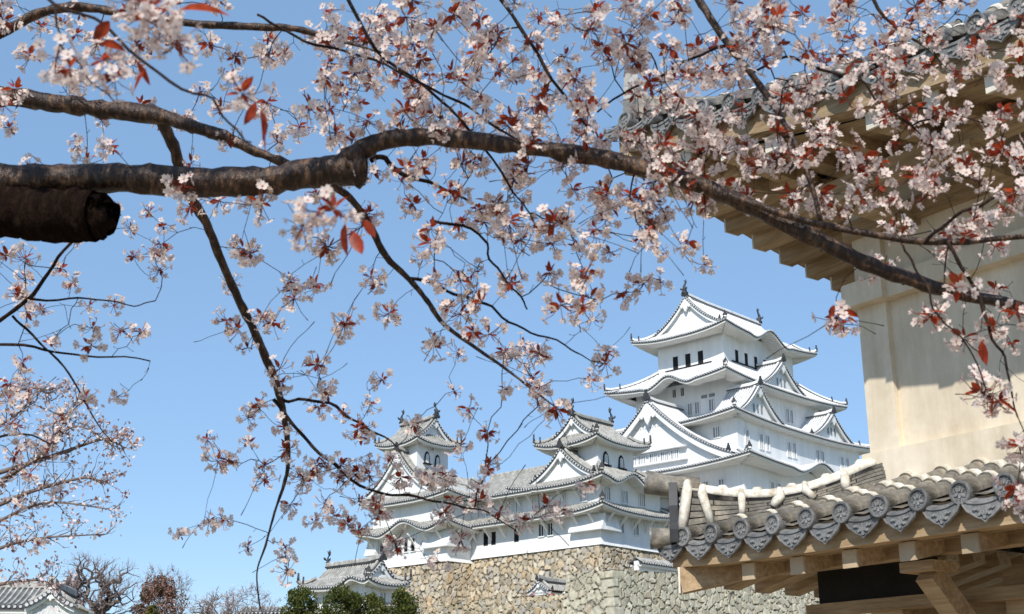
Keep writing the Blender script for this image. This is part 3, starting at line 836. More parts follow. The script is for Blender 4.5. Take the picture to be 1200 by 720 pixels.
stone_wall('stone_wall', 'high tan dry-stone wall directly under the white turrets and corridor', [(-28.0, 34, 17.0), (-28.94, 26.7, 17.45), (-28.94, 15.02, 17.5), (-25.56, 15.02, 17.55), (-25.56, -2.32, 17.95), (-16.2, -2.32, 17.95), (-9.5, -2.32, 18.2)],
           8.5, .26, 'stone_tan', 3, cell=.58, aspect=1.3, depth=.32, quoin=False, cap=2.0)
stone_wall('stone_wall', 'plain stone wall under the main keep, behind the link building', [(-7.3, 2, 15.5), (-7.3, -6.7, 15.5), (22, -6.7, 15.5)], 8.5, .25, 'stone_pale', 8, res=.3, cap=3.0)
stone_wall('stone_wall', 'rough lower terrace wall in front of the little tiled gate roof, with darker joints', [(-33.2, 26, 12.0), (-33.2, 4.2, 12.75), (-33.2, -6.6, 12.45), (-33.0, -8.4, 12.5)],
           5.5, .22, 'stone_rough', 21, cell=.56, aspect=1.25, depth=.36, jit=.42, cap=5.0, quoin=False)
stone_wall('stone_wall', 'pale wall of large cut blocks at bottom right, running behind the near gate', [(-34.9, -6.2, 13.9), (-35.0, -11.3, 13.95), (-14, -11.3, 14.9), (10, -11.3, 15.0)],
           5.5, .22, 'stone_pale', 31, cell=.66, aspect=1.35, depth=.28, jit=.38, cap=3.0)
# ------------------------------------------------------------------ near gate on the right
GF = Frame((2.3285, 9.0059, 0), radians(125))          # x along the eave to the far corner, y out of the facade
M['tile_near'] = noise_mat('weathered_tile', [(0.25, (.085, .082, .078)), (0.5, (.20, .185, .16)), (0.75, (.40, .35, .28))], 7, 0.6, .45, bump=.5, bscale=60, bdist=.004, detail=10)
M['tile_face'] = noise_mat('tile_end_face', [(0.25, (.075, .074, .072)), (0.55, (.18, .177, .172)), (0.8, (.32, .315, .305))], 18, 0.5, .5, bump=.3, bscale=90, bdist=.003, detail=9)
M['crest'] = noise_mat('worn_crest', [(0.3, (.13, .13, .13)), (0.7, (.33, .33, .32))], 40, 0.6, .4)  # lighter from wear, and to paint in highlights on the relief
M['mortar'] = noise_mat('lime_mortar', [(0.2, (.50, .45, .37)), (0.45, (.74, .70, .62)), (0.8, (.84, .81, .74))], 6, 0.85, .2, bump=.35, bscale=40, bdist=.006, detail=9)
M['gplaster'] = noise_mat('cream_plaster', [(0.22, (.56, .475, .36)), (0.45, (.72, .63, .495)), (0.75, (.80, .715, .58))], 1.7, 0.9, .15, bump=.25, bscale=18, bdist=.01, stretch=(1, 1, .7), detail=9)
M['gwood'] = noise_mat('plastered_timber', [(0.2, (.31, .215, .125)), (0.5, (.45, .335, .21)), (0.8, (.57, .445, .30))], 3, 0.75, .2, bump=.3, bscale=30, bdist=.005, stretch=(.5, 2.5, 2.5), detail=8)
M['gpale'] = noise_mat('pale_timber_end', [(0.3, (.62, .56, .47)), (0.7, (.76, .71, .62))], 8, 0.8, .2, bump=.3, bscale=40, bdist=.004)  # sunlight on the rafter ends put into this paler colour
M['gtan'] = noise_mat('tan_timber_end', [(0.3, (.40, .30, .19)), (0.7, (.52, .41, .28))], 8, 0.8, .2, bump=.3, bscale=40, bdist=.004)
M['gate_black'] = noise_mat('plain_black', [(0.3, (.010, .009, .008)), (0.7, (.022, .02, .018))], 6, 0.7, .2)

stain(M['gplaster'], 2.2, (1.3, 1.3, .16), (.82, .79, .74), (1.06, 1.06, 1.06)); stain(M['gplaster'], 5, (1, 1, 1), (.90, .88, .85), (1, 1, 1))
stain(M['gwood'], 9, (.25, 3, 3), (.62, .55, .48), (1.08, 1.06, 1.03)); vary(M['gwood'], .82, 1.15)
stain(M['tile_near'], 16, (1, 1, 1), (.50, .47, .42), (1.15, 1.12, 1.08)); vary(M['tile_near'], .75, 1.25); vary(M['tile_face'], .62, 1.25); vary(M['gtan'], .8, 1.15); vary(M['gpale'], .85, 1.1)
stain(M['mortar'], 12, (1, 1, 1), (.58, .53, .46), (1, 1, 1))
GT = Thing('gate_building', 'large cream plastered gate with heavy tiled eaves, close on the right', 'gate', (-3.0, -3.0, 0), GF)
SP = .3285
def halfpipe(mb, path, r0, r1, m=0, n=9, closed=True):
    """half-round cover tile along path; r front, r back"""
    path = np.asarray(path, float); N = len(path); vs = []
    for i, p in enumerate(path):
        r = r0 + (r1 - r0) * i / (N - 1)
        for a in np.linspace(-.15, pi + .15, n): vs.append(p + X_ * r * cos(a) + Z_ * r * sin(a))
    fs = [(i * n + j, i * n + j + 1, (i + 1) * n + j + 1, (i + 1) * n + j) for i in range(N - 1) for j in range(n - 1)]
    fs.append(tuple(range(n))); mb.add(vs, fs, m)
def row_mesh(length, slope, name='cover_tile_row', r=.076, joint=.29):
    mb = MB(); y = 0.0; k = 0
    def pt(t): return np.array([0, -t, slope * t * (1 - .12) + slope * .12 * t * t])
    while y < length - .02:
        y1 = min(length, y + joint)
        halfpipe(mb, [pt(y), pt((y + y1) / 2), pt(y1)], r + .004, r - .004, 0)
        if y1 < length - .05:
            w = .03 + .012 * ((k * 7) % 3)
            halfpipe(mb, [pt(y1 - w) + Z_ * .006, pt(y1) + Z_ * .012, pt(y1 + w) + Z_ * .006], r + .007, r + .007, 1)
        y = y1; k += 1
    return mb.mesh(name, [M['tile_near'], M['mortar']], smooth=True)
def disc_mesh():
    mb = MB()
    mb.lathe([(.070, -.10), (.079, -.02), (.079, .016), (.074, .022), (.062, .022), (.058, .008), (.02, .007), (.0, .007)], (0, 0, 0), Y_, 24, 0)
    def blob(cx, cz, a, b, rot, h=.012):
        pts = [(a * cos(t), b * sin(t)) for t in np.arange(8) * 2 * pi / 8]
        pts = [(cx + p * cos(rot) - q * sin(rot), cz + p * sin(rot) + q * cos(rot)) for p, q in pts]
        mb.prism(pts, Y_ * .005, X_, Z_, Y_, h, 1)
    for k in (-1, 0, 1):
        blob(k * .022, .024 - abs(k) * .008, .006, .017, -k * .45)
        blob(k * .025, -.020 + abs(k) * .006, .010, .017, k * .9, .010)
    for t in np.arange(12) * 2 * pi / 12: blob(.047 * cos(t), .047 * sin(t), .003, .003, 0, .008)
    return mb.mesh('round_end_tile', [M['tile_face'], M['crest']])
def drip_mesh():
    mb = MB(); half = [(0, -.172), (.024, -.150), (.054, -.138), (.084, -.116), (.122, -.090), (.146, -.05), (.148, -.012)]
    top = [(.142 * cos(t), -.012 - .045 * sin(t)) for t in np.linspace(.25, pi - .25, 7)]
    out = [(-a, b) for a, b in half[::-1]][:-1] + half + top
    mb.prism(out, (0, -.012, 0), X_, Z_, Y_, .024, 0)
    inn = [(a * .86, b * .86 - .012) for a, b in out]
    # raised rim along the lower outline
    rim = [np.array([a, .014, b]) for a, b in [(-a, b) for a, b in half[::-1]][:-1] + half]
    mb.tube(rim, .008, 6, 0)
    def blob(cx, cz, a, b, rot):
        pts = [(a * cos(t), b * sin(t)) for t in np.arange(8) * 2 * pi / 8]
        pts = [(cx + p * cos(rot) - q * sin(rot), cz + p * sin(rot) + q * cos(rot)) for p, q in pts]
        mb.prism(pts, Y_ * .01, X_, Z_, Y_, .014, 1)
    blob(0, -.098, .008, .030, 0); blob(0, -.140, .012, .013, 0)
    for k in (-1, 1):
        blob(k * .022, -.105, .007, .028, -k * .5); blob(k * .042, -.088, .007, .024, -k * .9); blob(k * .034, -.118, .010, .014, k * .7); blob(k * .066, -.085, .008, .014, -k * 1.2)
    # pan tile nose behind the plate
    sec = [(.142 * cos(t), -.012 - .045 * sin(t)) for t in np.linspace(.25, pi - .25, 7)]
    vs = [(a, y_, b + dz + (-.4 * y_ if y_ < 0 else 0)) for y_ in (.02, -.25) for dz in (0, .02) for a, b in sec]
    n = 7; fs = []
    for j in range(n - 1):
        fs += [(j, j + 1, n + j + 1, n + j), (2 * n + j, 3 * n + j, 3 * n + j + 1, 2 * n + j + 1), (n + j, n + j + 1, 3 * n + j + 1, 3 * n + j), (j, 2 * n + j, 2 * n + j + 1, j + 1)]
    mb.add(vs, fs, 0)
    return mb.mesh('drip_tile', [M['tile_face'], M['crest']])
DISC, DRIP = disc_mesh(), drip_mesh()

def gate_roof(name, sc, ye, depth, slope, zf, zside, sR, yB, label=None):
    """front slope (eave y = ye, s from sR to the corner sc) and left side slope; zf(s) eave height in front, zside(y) along the side"""
    pan = MB()
    # pans: concave strips between the rows
    def strip(P, along, inward, length):
        prof = [(-SP / 2, .0), (-.09, -.035), (0, -.052), (.09, -.035), (SP / 2, .0)]
        t = 0.0; rows = []
        while t < length - .01:
            t1 = min(length, t + .22)
            for q, dz in ((t, .022), (t1, 0.0)):
                rows.append([P + along * a + inward * q + Z_ * (b + dz + slope * q * .88 + slope * .12 * q * q) for a, b in prof])
            t = t1
        pan.grid(np.array(rows), 0)
    rows = []
    k = int((sc - .12) / SP)
    s = k * SP
    while s > sR:
        ln = min(depth, sc - s + .02)
        rows.append(('f', s, ln)); s -= SP
    y = ye - .26
    while y > yB:
        ln = min(depth, ye - y + .02); rows.append(('s', y, ln)); y -= SP
    for kind, p, ln in rows:
        if kind == 'f':
            strip(np.array([p - SP / 2, ye - .02, zf(p - SP / 2)]), X_, -Y_, min(depth, ln + SP / 2))
        else:
            strip(np.array([sc - .02, p - SP / 2, zside(p - SP / 2)]), Y_, -X_, min(depth, ln + SP / 2))
    strip(np.array([k * SP + SP / 2, ye - .02, zf(k * SP + SP / 2)]), X_, -Y_, max(.12, sc - k * SP - SP / 2 + .05))
    r = GT.part(name, pan, [M['tile_near']], label=label)
    cache = {}
    for kind, p, ln in rows:
        key = round(ln, 2)
        if key not in cache: cache[key] = row_mesh(ln, slope)
        zz = zf(p) if kind == 'f' else zside(p)
        loc, rz = ((p, ye, zz), 0) if kind == 'f' else ((sc, p, zz), -pi / 2)
        GT.inst('cover_tile_row', cache[key], loc, rz, r)
        GT.inst('round_end_tile', DISC, (loc[0], loc[1] + .01, loc[2]) if kind == 'f' else (loc[0] + .01, loc[1], loc[2]), rz, r, rot=(rng.normal() * .05, rng.normal() * .12, rz + rng.normal() * .05))
        l2 = (p - SP / 2, ye - .005, zf(p - SP / 2) - .025) if kind == 'f' else (sc - .005, p - SP / 2, zside(p - SP / 2) - .025)
        GT.inst('drip_tile', DRIP, (l2[0] + rng.normal() * .004, l2[1] + rng.normal() * .004, l2[2] + rng.normal() * .005), rz, r, rot=(rng.normal() * .05, rng.normal() * .025, rz + rng.normal() * .04))
    GT.inst('drip_tile', DRIP, (k * SP + SP / 2, ye - .005, zf(k * SP + SP / 2) - .025), 0, r)
    return r

def eave_under(name, sc, ye, sR, yB, zf, zs, wall_y, wall_s, drop, fas, rise, sp=.5, endm='gpale', rw=.125, rh=.12, sp2=.36, rw2=.17):
    """fascia, soffit boards and individual rafters with pale ends"""
    ff = MB()
    ss = np.linspace(sR, sc - .06, 60); ys = np.linspace(ye - .06, yB, 40)
    def fr(sv, off, z): return np.array([[a, ye - off, b] for a, b in zip(sv, z)])
    zfa = np.array([zf(a) for a in ss]); zsa = np.array([zs(b) for b in ys])
    rows = [(.05, -.03), (.06, -.03 - fas), (.20, -.03 - fas), (.21, -.03 - fas - .012)]
    ff.grid(np.stack([fr(ss, o, zfa + d) for o, d in rows], 1), 0)
    ff.grid(np.stack([np.array([[sc - o, b, z + d] for b, z in zip(ys, zsa)]) for o, d in rows], 1), 0, True)
    u = GT.part(name, ff, [M['gwood']])
    so_ = MB()
    dep = ye - wall_y
    z0 = -.03 - fas - .012
    soff = [(.20, z0 + .002), (dep + .05, z0 + rise * (dep - .15))]
    lim = lambda v, o: min(v, sc - o)
    so_.grid(np.stack([np.array([[lim(a, o), ye - o, zf(a) * (1 - o / dep * .6) + zf(sR) * o / dep * .6 + d] for a in ss]) for o, d in soff], 1), 0)
    so_.grid(np.stack([np.array([[sc - o, min(b, ye - o), zs(b) * (1 - o / dep * .6) + zs(yB) * o / dep * .6 + d] for b in ys]) for o, d in soff], 1), 0, True)
    GT.part('soffit', so_, [M['gwood']], u)
    def raft(o0, o1, d0, kind):
        pass
    s = sc - .82
    while s > sR:
        zc = zf(s) + z0 - rh / 2 + .002; zi = zf(s) * .4 + zf(sR) * .6 + z0 - rh / 2 + rise * (dep - .15)
        mb = MB(); mb.beam((s, ye - .16, zc), (s, ye - dep - .02, zi), rw, rh)
        mb.box((s, ye - .155, zc), (rw + .006, .02, rh + .006), None, 1)
        GT.part('rafter', mb, [M['gwood'], M[endm]], u); s -= sp
    y = ye - .62
    while y > yB:
        zc = zs(y) + z0 - rh / 2 + .002; zi = zs(y) * .4 + zs(yB) * .6 + z0 - rh / 2 + rise * (dep - .15)
        mb = MB(); mb.beam((sc - .16, y, zc), (sc - dep - .02, y, zi), rw2, rh)
        mb.box((sc - .155, y, zc), (.02, rw2 + .006, rh + .006), None, 1)
        GT.part('rafter', mb, [M['gwood'], M[endm]], u); y -= sp2
    # hip rafter
    zc = zf(sc) + z0 - .10
    mb = MB(); dg = nrm(np.array([1, 1, 0.0]))
    a = np.array([sc - .10, ye - .10, zc]); b = np.array([wall_s, wall_y, zf(sR) + z0 + rise * dep - .02])
    mb.beam(a, b, .17, .2); mb.box(a + dg * .006, (.015, .176, .206), (dg, np.cross(Z_, dg), Z_), 1)
    GT.part('hip_rafter', mb, [M['gwood'], M['gpale']], u)
    return u

WY, WS = -1.25, .66
# --- lower roof
SCL = 1.92
zl = lambda s: 3.02 + .03 * max(0, (s - .6) / 1.3) ** 2
zls = lambda y: 3.02 + .03 * max(0, (y + 1.3) / 1.3) ** 2
rl_ = gate_roof('lower_roof', SCL, 0.0, 1.27, .32, zl, zls, -5.0, -5.2)
eave_under('lower_eave', SCL, 0.0, -5.0, -5.2, zl, zls, WY, WS, 0, .20, .22, endm='gtan')
# lower hip ridge: layered tiles, mortar straps, round cap, big end tiles
dg = nrm(np.array([1, 1, 0.0])); sdg = np.array([1, -1, 0]) / sqrt(2)
hA = np.array([SCL - .12, -.12, 0]); hB = np.array([WS - .02, WY + .02 - .06, 0])
hp = lambda t: hA + (hB - hA) * t
ztop = lambda t: 3.45 - .13 * sin(pi * min(t * 1.05, 1)) + .16 * t ** 2
zbot = lambda t: 3.06 + .36 * t
mb = MB(); T_ = np.linspace(0, 1, 13)
nl = 6
for l in range(nl):
    w = .31 - .012 * l; seg = np.linspace(0, 1, 7 + l % 2)
    for q0, q1 in zip(seg[:-1], seg[1:]):
        q1 -= .006; vs = []
        for t in (q0, (q0 + q1) / 2, q1):
            dz = (ztop(t) - zbot(t)) / nl; z0_, z1_ = zbot(t) + dz * (l + .06), zbot(t) + dz * (l + .86)
            vs += [hp(t) + sdg * sg * w / 2 + Z_ * zz for sg in (-1, 1) for zz in (z0_, z1_)]
        fs = [(0, 1, 3, 2), (8, 10, 11, 9)]
        for k in (0, 4): fs += [(k, k + 4, k + 5, k + 1), (k + 2, k + 3, k + 7, k + 6), (k, k + 2, k + 6, k + 4), (k + 1, k + 5, k + 7, k + 3)]
        mb.add(vs, fs, 0)
cv = []
for t in T_: cv += [hp(t) + sdg * sg * .125 + Z_ * zz for sg in (-1, 1) for zz in (zbot(t) - .1, ztop(t))]
mb.add(cv, [(4 * i + a_, 4 * i + 4 + a_, 4 * i + 4 + b_, 4 * i + b_) for i in range(12) for a_, b_ in ((0, 1), (2, 3), (1, 3))], 1)
hip = GT.part('ridge_tiles', mb, [M['tile_near'], M['gate_black']], rl_)
mb = MB(); cap = [hp(t) + Z_ * (ztop(t) + .005) for t in np.linspace(-.02, 1, 14)]
mb.sweep(cap, [(.085 * cos(a), .082 * sin(a)) for a in np.linspace(0, pi, 9)][::-1] + [(-.085, -.03), (.085, -.03)], m=0)
GT.part('ridge_cap', mb, [M['mortar']], rl_, smooth=True)
for k_, t in enumerate((.02, .13, .30, .47, .63, .80)):
    mb = MB(); c = hp(t); zb, zt = zbot(t) + (.0 if k_ == 0 else .04), ztop(t)
    r_k = .042 if k_ == 0 else .032 + .006 * (k_ % 2)
    lean = nrm(hB - hA) * (.03 * ((k_ * 5) % 3 - 1))
    side = lambda sg: [c + lean + sdg * sg * .150 + Z_ * zb, c + sdg * sg * .152 + Z_ * (zb + .5 * (zt - zb)), c - lean + sdg * sg * .135 + Z_ * (zt - .01), c - lean + sdg * sg * .08 + Z_ * (zt + .05)]
    mb.tube(side(-1) + [c - lean + Z_ * (zt + .075)] + side(1)[::-1], [r_k * .9, r_k, r_k, r_k * .8, r_k * .75, r_k * .8, r_k, r_k, r_k * .9], 9, wob=.07)
    GT.part('mortar_strap', mb, [M['mortar']], rl_, smooth=True)
for t in (.08, .21, .38, .55, .72, .89):
    mb = MB(); c = hp(t) + Z_ * (ztop(t) + .065)
    mb.lathe([(.0, .045), (.03, .04), (.052, .012), (.058, -.03)][::-1], c, Z_, 10)
    GT.part('mortar_knob', mb, [M['mortar']], rl_, smooth=True)
mb = MB()
p = hp(0) + Z_ * (ztop(0) + .02)
mb.tube([p - dg * .16, p + dg * .05 + Z_ * .01, p + dg * .27 + Z_ * .055], [.083, .088, .098], 16)
mb.lathe([(.098, 0), (.098, .016), (.078, .016), (.076, .004), (0, .004)], p + dg * .27 + Z_ * .055, nrm(dg + Z_ * .16), 16, 1)
GT.part('ridge_end_barrel', mb, [M['tile_near'], M['tile_face']], rl_, smooth=[0])
mb = MB()
mb.prism([(-.2, 3.0), (.2, 3.0), (.22, 3.1), (.15, 3.16), (.16, 3.3), (.12, 3.42), (.1, 3.5), (-.1, 3.5), (-.12, 3.42), (-.16, 3.3), (-.15, 3.16), (-.22, 3.1)], hp(0) + dg * .02, sdg, Z_, dg, .07)
GT.part('ridge_end_plate', mb, [M['tile_dark']], rl_)  # dark tile colour paints in the plate's shadow side
mb = MB(); p = np.array([SCL - .06, -.06, zl(SCL) + .01])
mb.tube([p - dg * .3 + Z_ * .08, p, p + dg * .16 - Z_ * .0], [.08, .082, .088], 16)
mb.lathe([(.09, 0), (.09, .016), (.07, .016), (.068, .004), (0, .004)], p + dg * .16, dg, 16, 1)
GT.part('corner_end_tile', mb, [M['tile_near'], M['tile_face']], rl_, smooth=[0])

# --- upper storey wall
sR = -6.5
mb = MB(); mb.box(((WS + sR) / 2, WY - 2.0, 4.95), (WS - sR, 4.0, 3.3)); GT.part('upper_wall', mb, [M['gplaster']])
mb = MB(); mb.box((WS - .115, WY - .10, 4.95), (.29, .31, 3.2)); GT.part('corner_post', mb, [M['gplaster']])
for s in (-2.6, -5.6):
    mb = MB(); mb.box((s, WY - .10, 4.95), (.26, .27, 3.2)); GT.part('post', mb, [M['gplaster']])
mb = MB(); mb.box(((WS + sR) / 2 + .045, WY - .06, 3.50), (WS - sR + .13, .25, .40)); GT.part('base_beam', mb, [M['gplaster']])
mb = MB(); mb.box(((WS + sR) / 2 + .06, WY - .05, 5.03), (WS - sR + .18, .31, .19)); mb.box((WS - .11, WY - .05, 5.03), (.42, .43, .2)); GT.part('upper_beam', mb, [M['gplaster']])
mb = MB(); mb.box(((WS + sR) / 2 + .04, WY - .04, 5.62), (WS - sR + .1, .28, .16)); GT.part('upper_beam', mb, [M['gwood']])
# --- upper roof
SCU, YEU = 2.20, .20
zu = lambda s: 6.0 + .85 * max(0, (s + 2.6) / 4.7) ** 1.8
zus = lambda y: 6.0 + .85 * max(0, (y + 4.5) / 4.7) ** 1.8
ru = gate_roof('upper_roof', SCU, YEU, 2.6, .5, zu, zus, -6.2, -6.2)
eave_under('upper_eave', SCU, YEU, -6.2, -6.2, zu, zus, WY, WS, 0, .26, .18, rw=.13, rh=.13)
mb = MB(); hq = [np.array([SCU - .1, YEU - .1, 0]) + (np.array([-2.3, -2.3, 0])) * t + Z_ * (zu(SCU) + .10 + .30 * t - .9 * t * (1 - t)) for t in np.linspace(0, 1, 9)]
mb.sweep(hq, [(-.14, -.12), (.14, -.12), (.13, .05), (.09, .13), (-.09, .13), (-.13, .05)]); oni(mb, hq[0] - Z_ * .05, dg, .6, 1)
GT.part('ridge_tiles', mb, [M['tile_near'], M['tile_face']], ru)
# upper eave purlin and bracket arms
mb = MB(); mb.box(((.75 + sR) / 2, -.62, 5.72), (.75 - sR, .16, .16)); GT.part('purlin', mb, [M['gwood']])
for s in (.1, -.9, -1.9, -2.9, -3.9):
    mb = MB(); mb.box((s, -.90, 5.565), (.17, .75, .15)); mb.box((s, -.62, 5.615), (.24, .26, .06), None, 0); GT.part('bracket_arm', mb, [M['gwood']])
# --- lower storey: posts, beams, dark opening, struts
mb = MB(); mb.box((-2.05, -.56, 2.775), (6.5, .15, .09)); GT.part('purlin', mb, [M['gwood']])
mb = MB()
mb.box((.60, -1.02, 2.68), (1.16, .02, .32)); GT.part('dark_opening', mb, [M['gate_black']])  # black panel painting in the unlit space under the eave
mb = MB(); mb.box((-1.9, -1.06, 2.48), (6.4, .16, .09)); GT.part('lower_beam', mb, [M['gwood']])
mb = MB(); mb.box((-2.9, -1.38, 1.25), (6.6, .14, 2.5)); GT.part('lower_wall', mb, [M['gwood']])
for s in (.55, -2.4, -5.2):
    mb = MB(); mb.box((s, -1.2, 1.35), (.3, .3, 2.7)); GT.part('post', mb, [M['gwood']])
for s in (-.24, -2.15):
    mb = MB(); mb.beam((s, -.56, 2.62), (s - .02, -1.16, 2.02), .15, .15, (1, 0, 0)); mb.box((s, -.58, 2.655), (.28, .3, .07)); GT.part('strut', mb, [M['gwood']])
for s, w, y in ((-.56, .2, -1.16), (-.95, .34, -1.10), (-1.4, .3, -1.12)):
    mb = MB(); mb.box((s, y, 1.5), (w, .12, 2.3)); GT.part('panel_board', mb, [M['gwood']])
mb = MB(); mb.box((-1.15, -.98, 2.66), (.66, .1, .26)); GT.part('panel_board', mb, [M['gwood']])
mb = MB(); mb.box((-3.4, -1.1, 2.66), (3.6, .06, .3)); GT.part('frieze_board', mb, [M['gate_black']])
mb = MB(); mb.box((-2.9, -3.4, .08), (8.2, 5.6, .16)); GT.part('stone_footing', mb, [M['gplaster']])
# ------------------------------------------------------------------ low buildings round the foot of the castle
G2 = Thing('gatehouse', 'small white gatehouse with a drooping grey roof, behind the green shrubs', 'gatehouse', (-44.0, 11.3, 7.0), CF)
ce = (-44.0, 11.3)
wall_box(G2, ce, (1.35, 3.75), 7.0, 14.2)
rg = irimoya(G2, ce, (2.5, 5.0), (1.5, 3.5), 13.3, 14.1, 15.35, .5, 1.1, TG, 'y', {'W': (7.4, 1.9, .6)}, over=.45, pend=.45, shs=.5, hips='SW SE NW')
for y in (14.4, 13.5, 11.6, 9.2): window(G2, 'W', y, ce[0] - 1.35, 12.1, .6, .95, 2)
window(G2, 'S', -43.8, ce[1] - 3.75, 12.2, .6, .9, 2, dark=False)
r_ = open_skirt(G2, [((-45.6, 6.55), X_, Y_, 4.4, 1.0, 0, 0, 0, 0, None)], TG, 11.35, 11.8, .8)
bay(G2, 'S', -45.34, -44.3, ce[1] - 3.75, 11.9, 13.0, .4)

# tiny tiled gate roof on the terrace, with visitors beside it
G3 = Thing('small_gate', 'tiny white gable gate with a grey tiled roof, peeping over the terrace wall', 'gate', (-31.3, 0.4, 10.6), CF)
wall_box(G3, (-29.2, .35), (2.0, .75), 10.6, 13.1)
gable(G3, (-31.2, .35), -X_, 1.35, 14.05, .85, 4.2, TG, over=.3, pend=.35, barge=.22, oniS=.5, pitch=.26, wall_drop=.3)
stone_cop = Thing('coping_roof', 'short tiled coping roof along the top of the stone wall beside the near eave', 'wall roof', (-27, -9.6, 14.9), CF)
rr = open_skirt(stone_cop, [((-30.5, -10.9), X_, Y_, 9, .7, 0, 0, 0, 0, None), ((-21.5, -9.5), -X_, -Y_, 9, .7, 0, 0, 0, 0, None)], TG, 15.0, 15.4, .5)
wall_box(stone_cop, (-26, -10.2), (4.4, .25), 14.0, 15.1)

# white storehouse far left: T-shaped roof, gable towards us
HB = at(62, 690, 62); 
HF = Frame((HB[0], HB[1], 0), radians(6))
H_ = Thing('white_house', 'white plastered house with a grey tiled gable roof at the bottom left corner', 'house', (0, 4, ground_z(*HB[:2])), HF)
hz = HB[2] - .08
wall_box(H_, (0, 3.2), (.85, 3.2), 2.0, hz - .65)
gable(H_, (0, 0), -Y_, 1.15, hz, .75, 4.5, TG, over=.35, pend=.28, barge=.16, oniS=.42, pitch=.2)
wall_box(H_, (-3.9, 5.2), (3.2, 1.9), 2.0, hz - .45)
mt, me = MB(), MB()
roof_side(mt, me, (-7.6, 2.8), X_, Y_, 7.0, 2.4, hz - .5, hz + .62, 0, 0, ov=.5, pitch=.28)
roof_side(mt, me, (-.6, 7.6), -X_, -Y_, 7.0, 2.4, hz - .5, hz + .62, 0, 0, ov=.5, pitch=.28)
rh = H_.part('roof', mt, [M[TG], M[TG + '_pan']]); H_.part('eave', me, [M['tile_dark'], M['tile_disc'], M['soffit']], rh)
mb = MB(); ridge_bar(mb, [(-7.7, 5.2, hz + .74), (-.5, 5.2, hz + .74)], .3, .34); oni(mb, (-.45, 5.2, hz + .82), X_, .6, 1); H_.part('ridge', mb, [M[TG], M['tile_dark']], rh)
# small tiled wall far off between the bare trees
LW = Thing('garden_wall', 'short white wall with a tiled coping under the blossom twigs, left of the round shrub', 'wall', (-17, 92, 5), WORLD)
pw = at(325, 722, 92)
mb = MB(); mb.box((pw[0], pw[1], pw[2] - 2.4), (5.0, .4, 5.2)); LW.part('wall', mb, [M['plaster']])
mt, me = MB(), MB()
roof_side(mt, me, (pw[0] - 2.6, pw[1] - .8), X_, Y_, 5.2, .8, pw[2] + .2, pw[2] + .6, 0, 0, ov=.5, pitch=.28)
roof_side(mt, me, (pw[0] + 2.6, pw[1] + .8), -X_, -Y_, 5.2, .8, pw[2] + .2, pw[2] + .6, 0, 0, ov=.5, pitch=.28)
rh = LW.part('roof', mt, [M[TG], M[TG + '_pan']]); LW.part('eave', me, [M['tile_dark'], M['tile_disc'], M['soffit']], rh)

# visitors on the terrace: only heads and shoulders show over the wall
def cloth(name, c): return noise_mat(name, [(.3, tuple(x * .9 for x in c)), (.7, c)], 8, .9, .1)
SKIN = noise_mat('skin', [(.3, (.50, .33, .25)), (.7, (.58, .40, .30))], 10, .6, .3)
HAIR = noise_mat('hair', [(.3, (.012, .010, .009)), (.7, (.03, .022, .018))], 10, .5, .4)
def person(x, y, z, h, rz, top, label):
    T = Thing('person', label, 'person', (x, y, z), CF, 'visitors on the terrace')
    P = np.array([x, y, z]); s = h / 1.7; A = np.array([cos(rz), sin(rz), 0]); Fw = np.array([-sin(rz), cos(rz), 0])
    mb = MB()
    for k in (-1, 1): mb.tube([P + A * .10 * k * s, P + A * .1 * k * s + Z_ * .45 * s, P + A * .09 * k * s + Z_ * .86 * s], np.array([.06, .065, .09]) * s, 8)
    T.part('trousers', mb, [DARKC], smooth=True)
    mb = MB(); sc = [(.8, .17, .11), (1.0, .16, .11), (1.2, .19, .12), (1.36, .20, .11), (1.42, .12, .08), (1.46, .06, .06)]
    vs = [P + A * a * cos(t) * s + Fw * b * sin(t) * s + Z_ * zz * s for zz, a, b in sc for t in np.arange(10) * 2 * pi / 10]
    mb.add(vs, [(i * 10 + j, i * 10 + (j + 1) % 10, (i + 1) * 10 + (j + 1) % 10, (i + 1) * 10 + j) for i in range(5) for j in range(10)])
    for k in (-1, 1): mb.tube([P + A * .19 * k * s + Z_ * 1.37 * s, P + A * .25 * k * s + Z_ * 1.08 * s, P + A * .2 * k * s + Fw * .18 * s + Z_ * .92 * s], np.array([.06, .05, .035]) * s, 7)
    T.part('shirt', mb, [top], smooth=True)
    mb = MB(); mb.tube([P + Z_ * 1.4 * s, P + Z_ * 1.52 * s], .05 * s, 8)
    mb.lathe([(.02, 0), (.075, .04), (.088, .11), (.08, .18), (.03, .23)], P + Z_ * 1.48 * s, Z_, 12)
    mb.box(P + Fw * .085 * s + Z_ * 1.57 * s, (.025 * s, .03 * s, .04 * s), (A, Fw, Z_))
    for k in (-1, 1): mb.tube([P + A * .2 * k * s + Fw * .18 * s + Z_ * .93 * s, P + A * .19 * k * s + Fw * .24 * s + Z_ * .87 * s], np.array([.035, .02]) * s, 6)
    T.part('body', mb, [SKIN], smooth=True)
    mb = MB(); mb.lathe([(.088, .0), (.097, .06), (.085, .12), (.03, .155)], P + Z_ * 1.575 * s - Fw * .012, Z_, 12)
    T.part('hair', mb, [HAIR], smooth=True)
DARKC = cloth('dark_cloth', (.03, .03, .045))
shirts = {'white': cloth('white_cloth', (.75, .75, .74)), 'red': cloth('red_cloth', (.45, .04, .05)), 'navy': cloth('navy_cloth', (.03, .035, .07)), 'grey': cloth('grey_cloth', (.3, .3, .32)), 'plum': cloth('plum_cloth', (.16, .05, .10))}
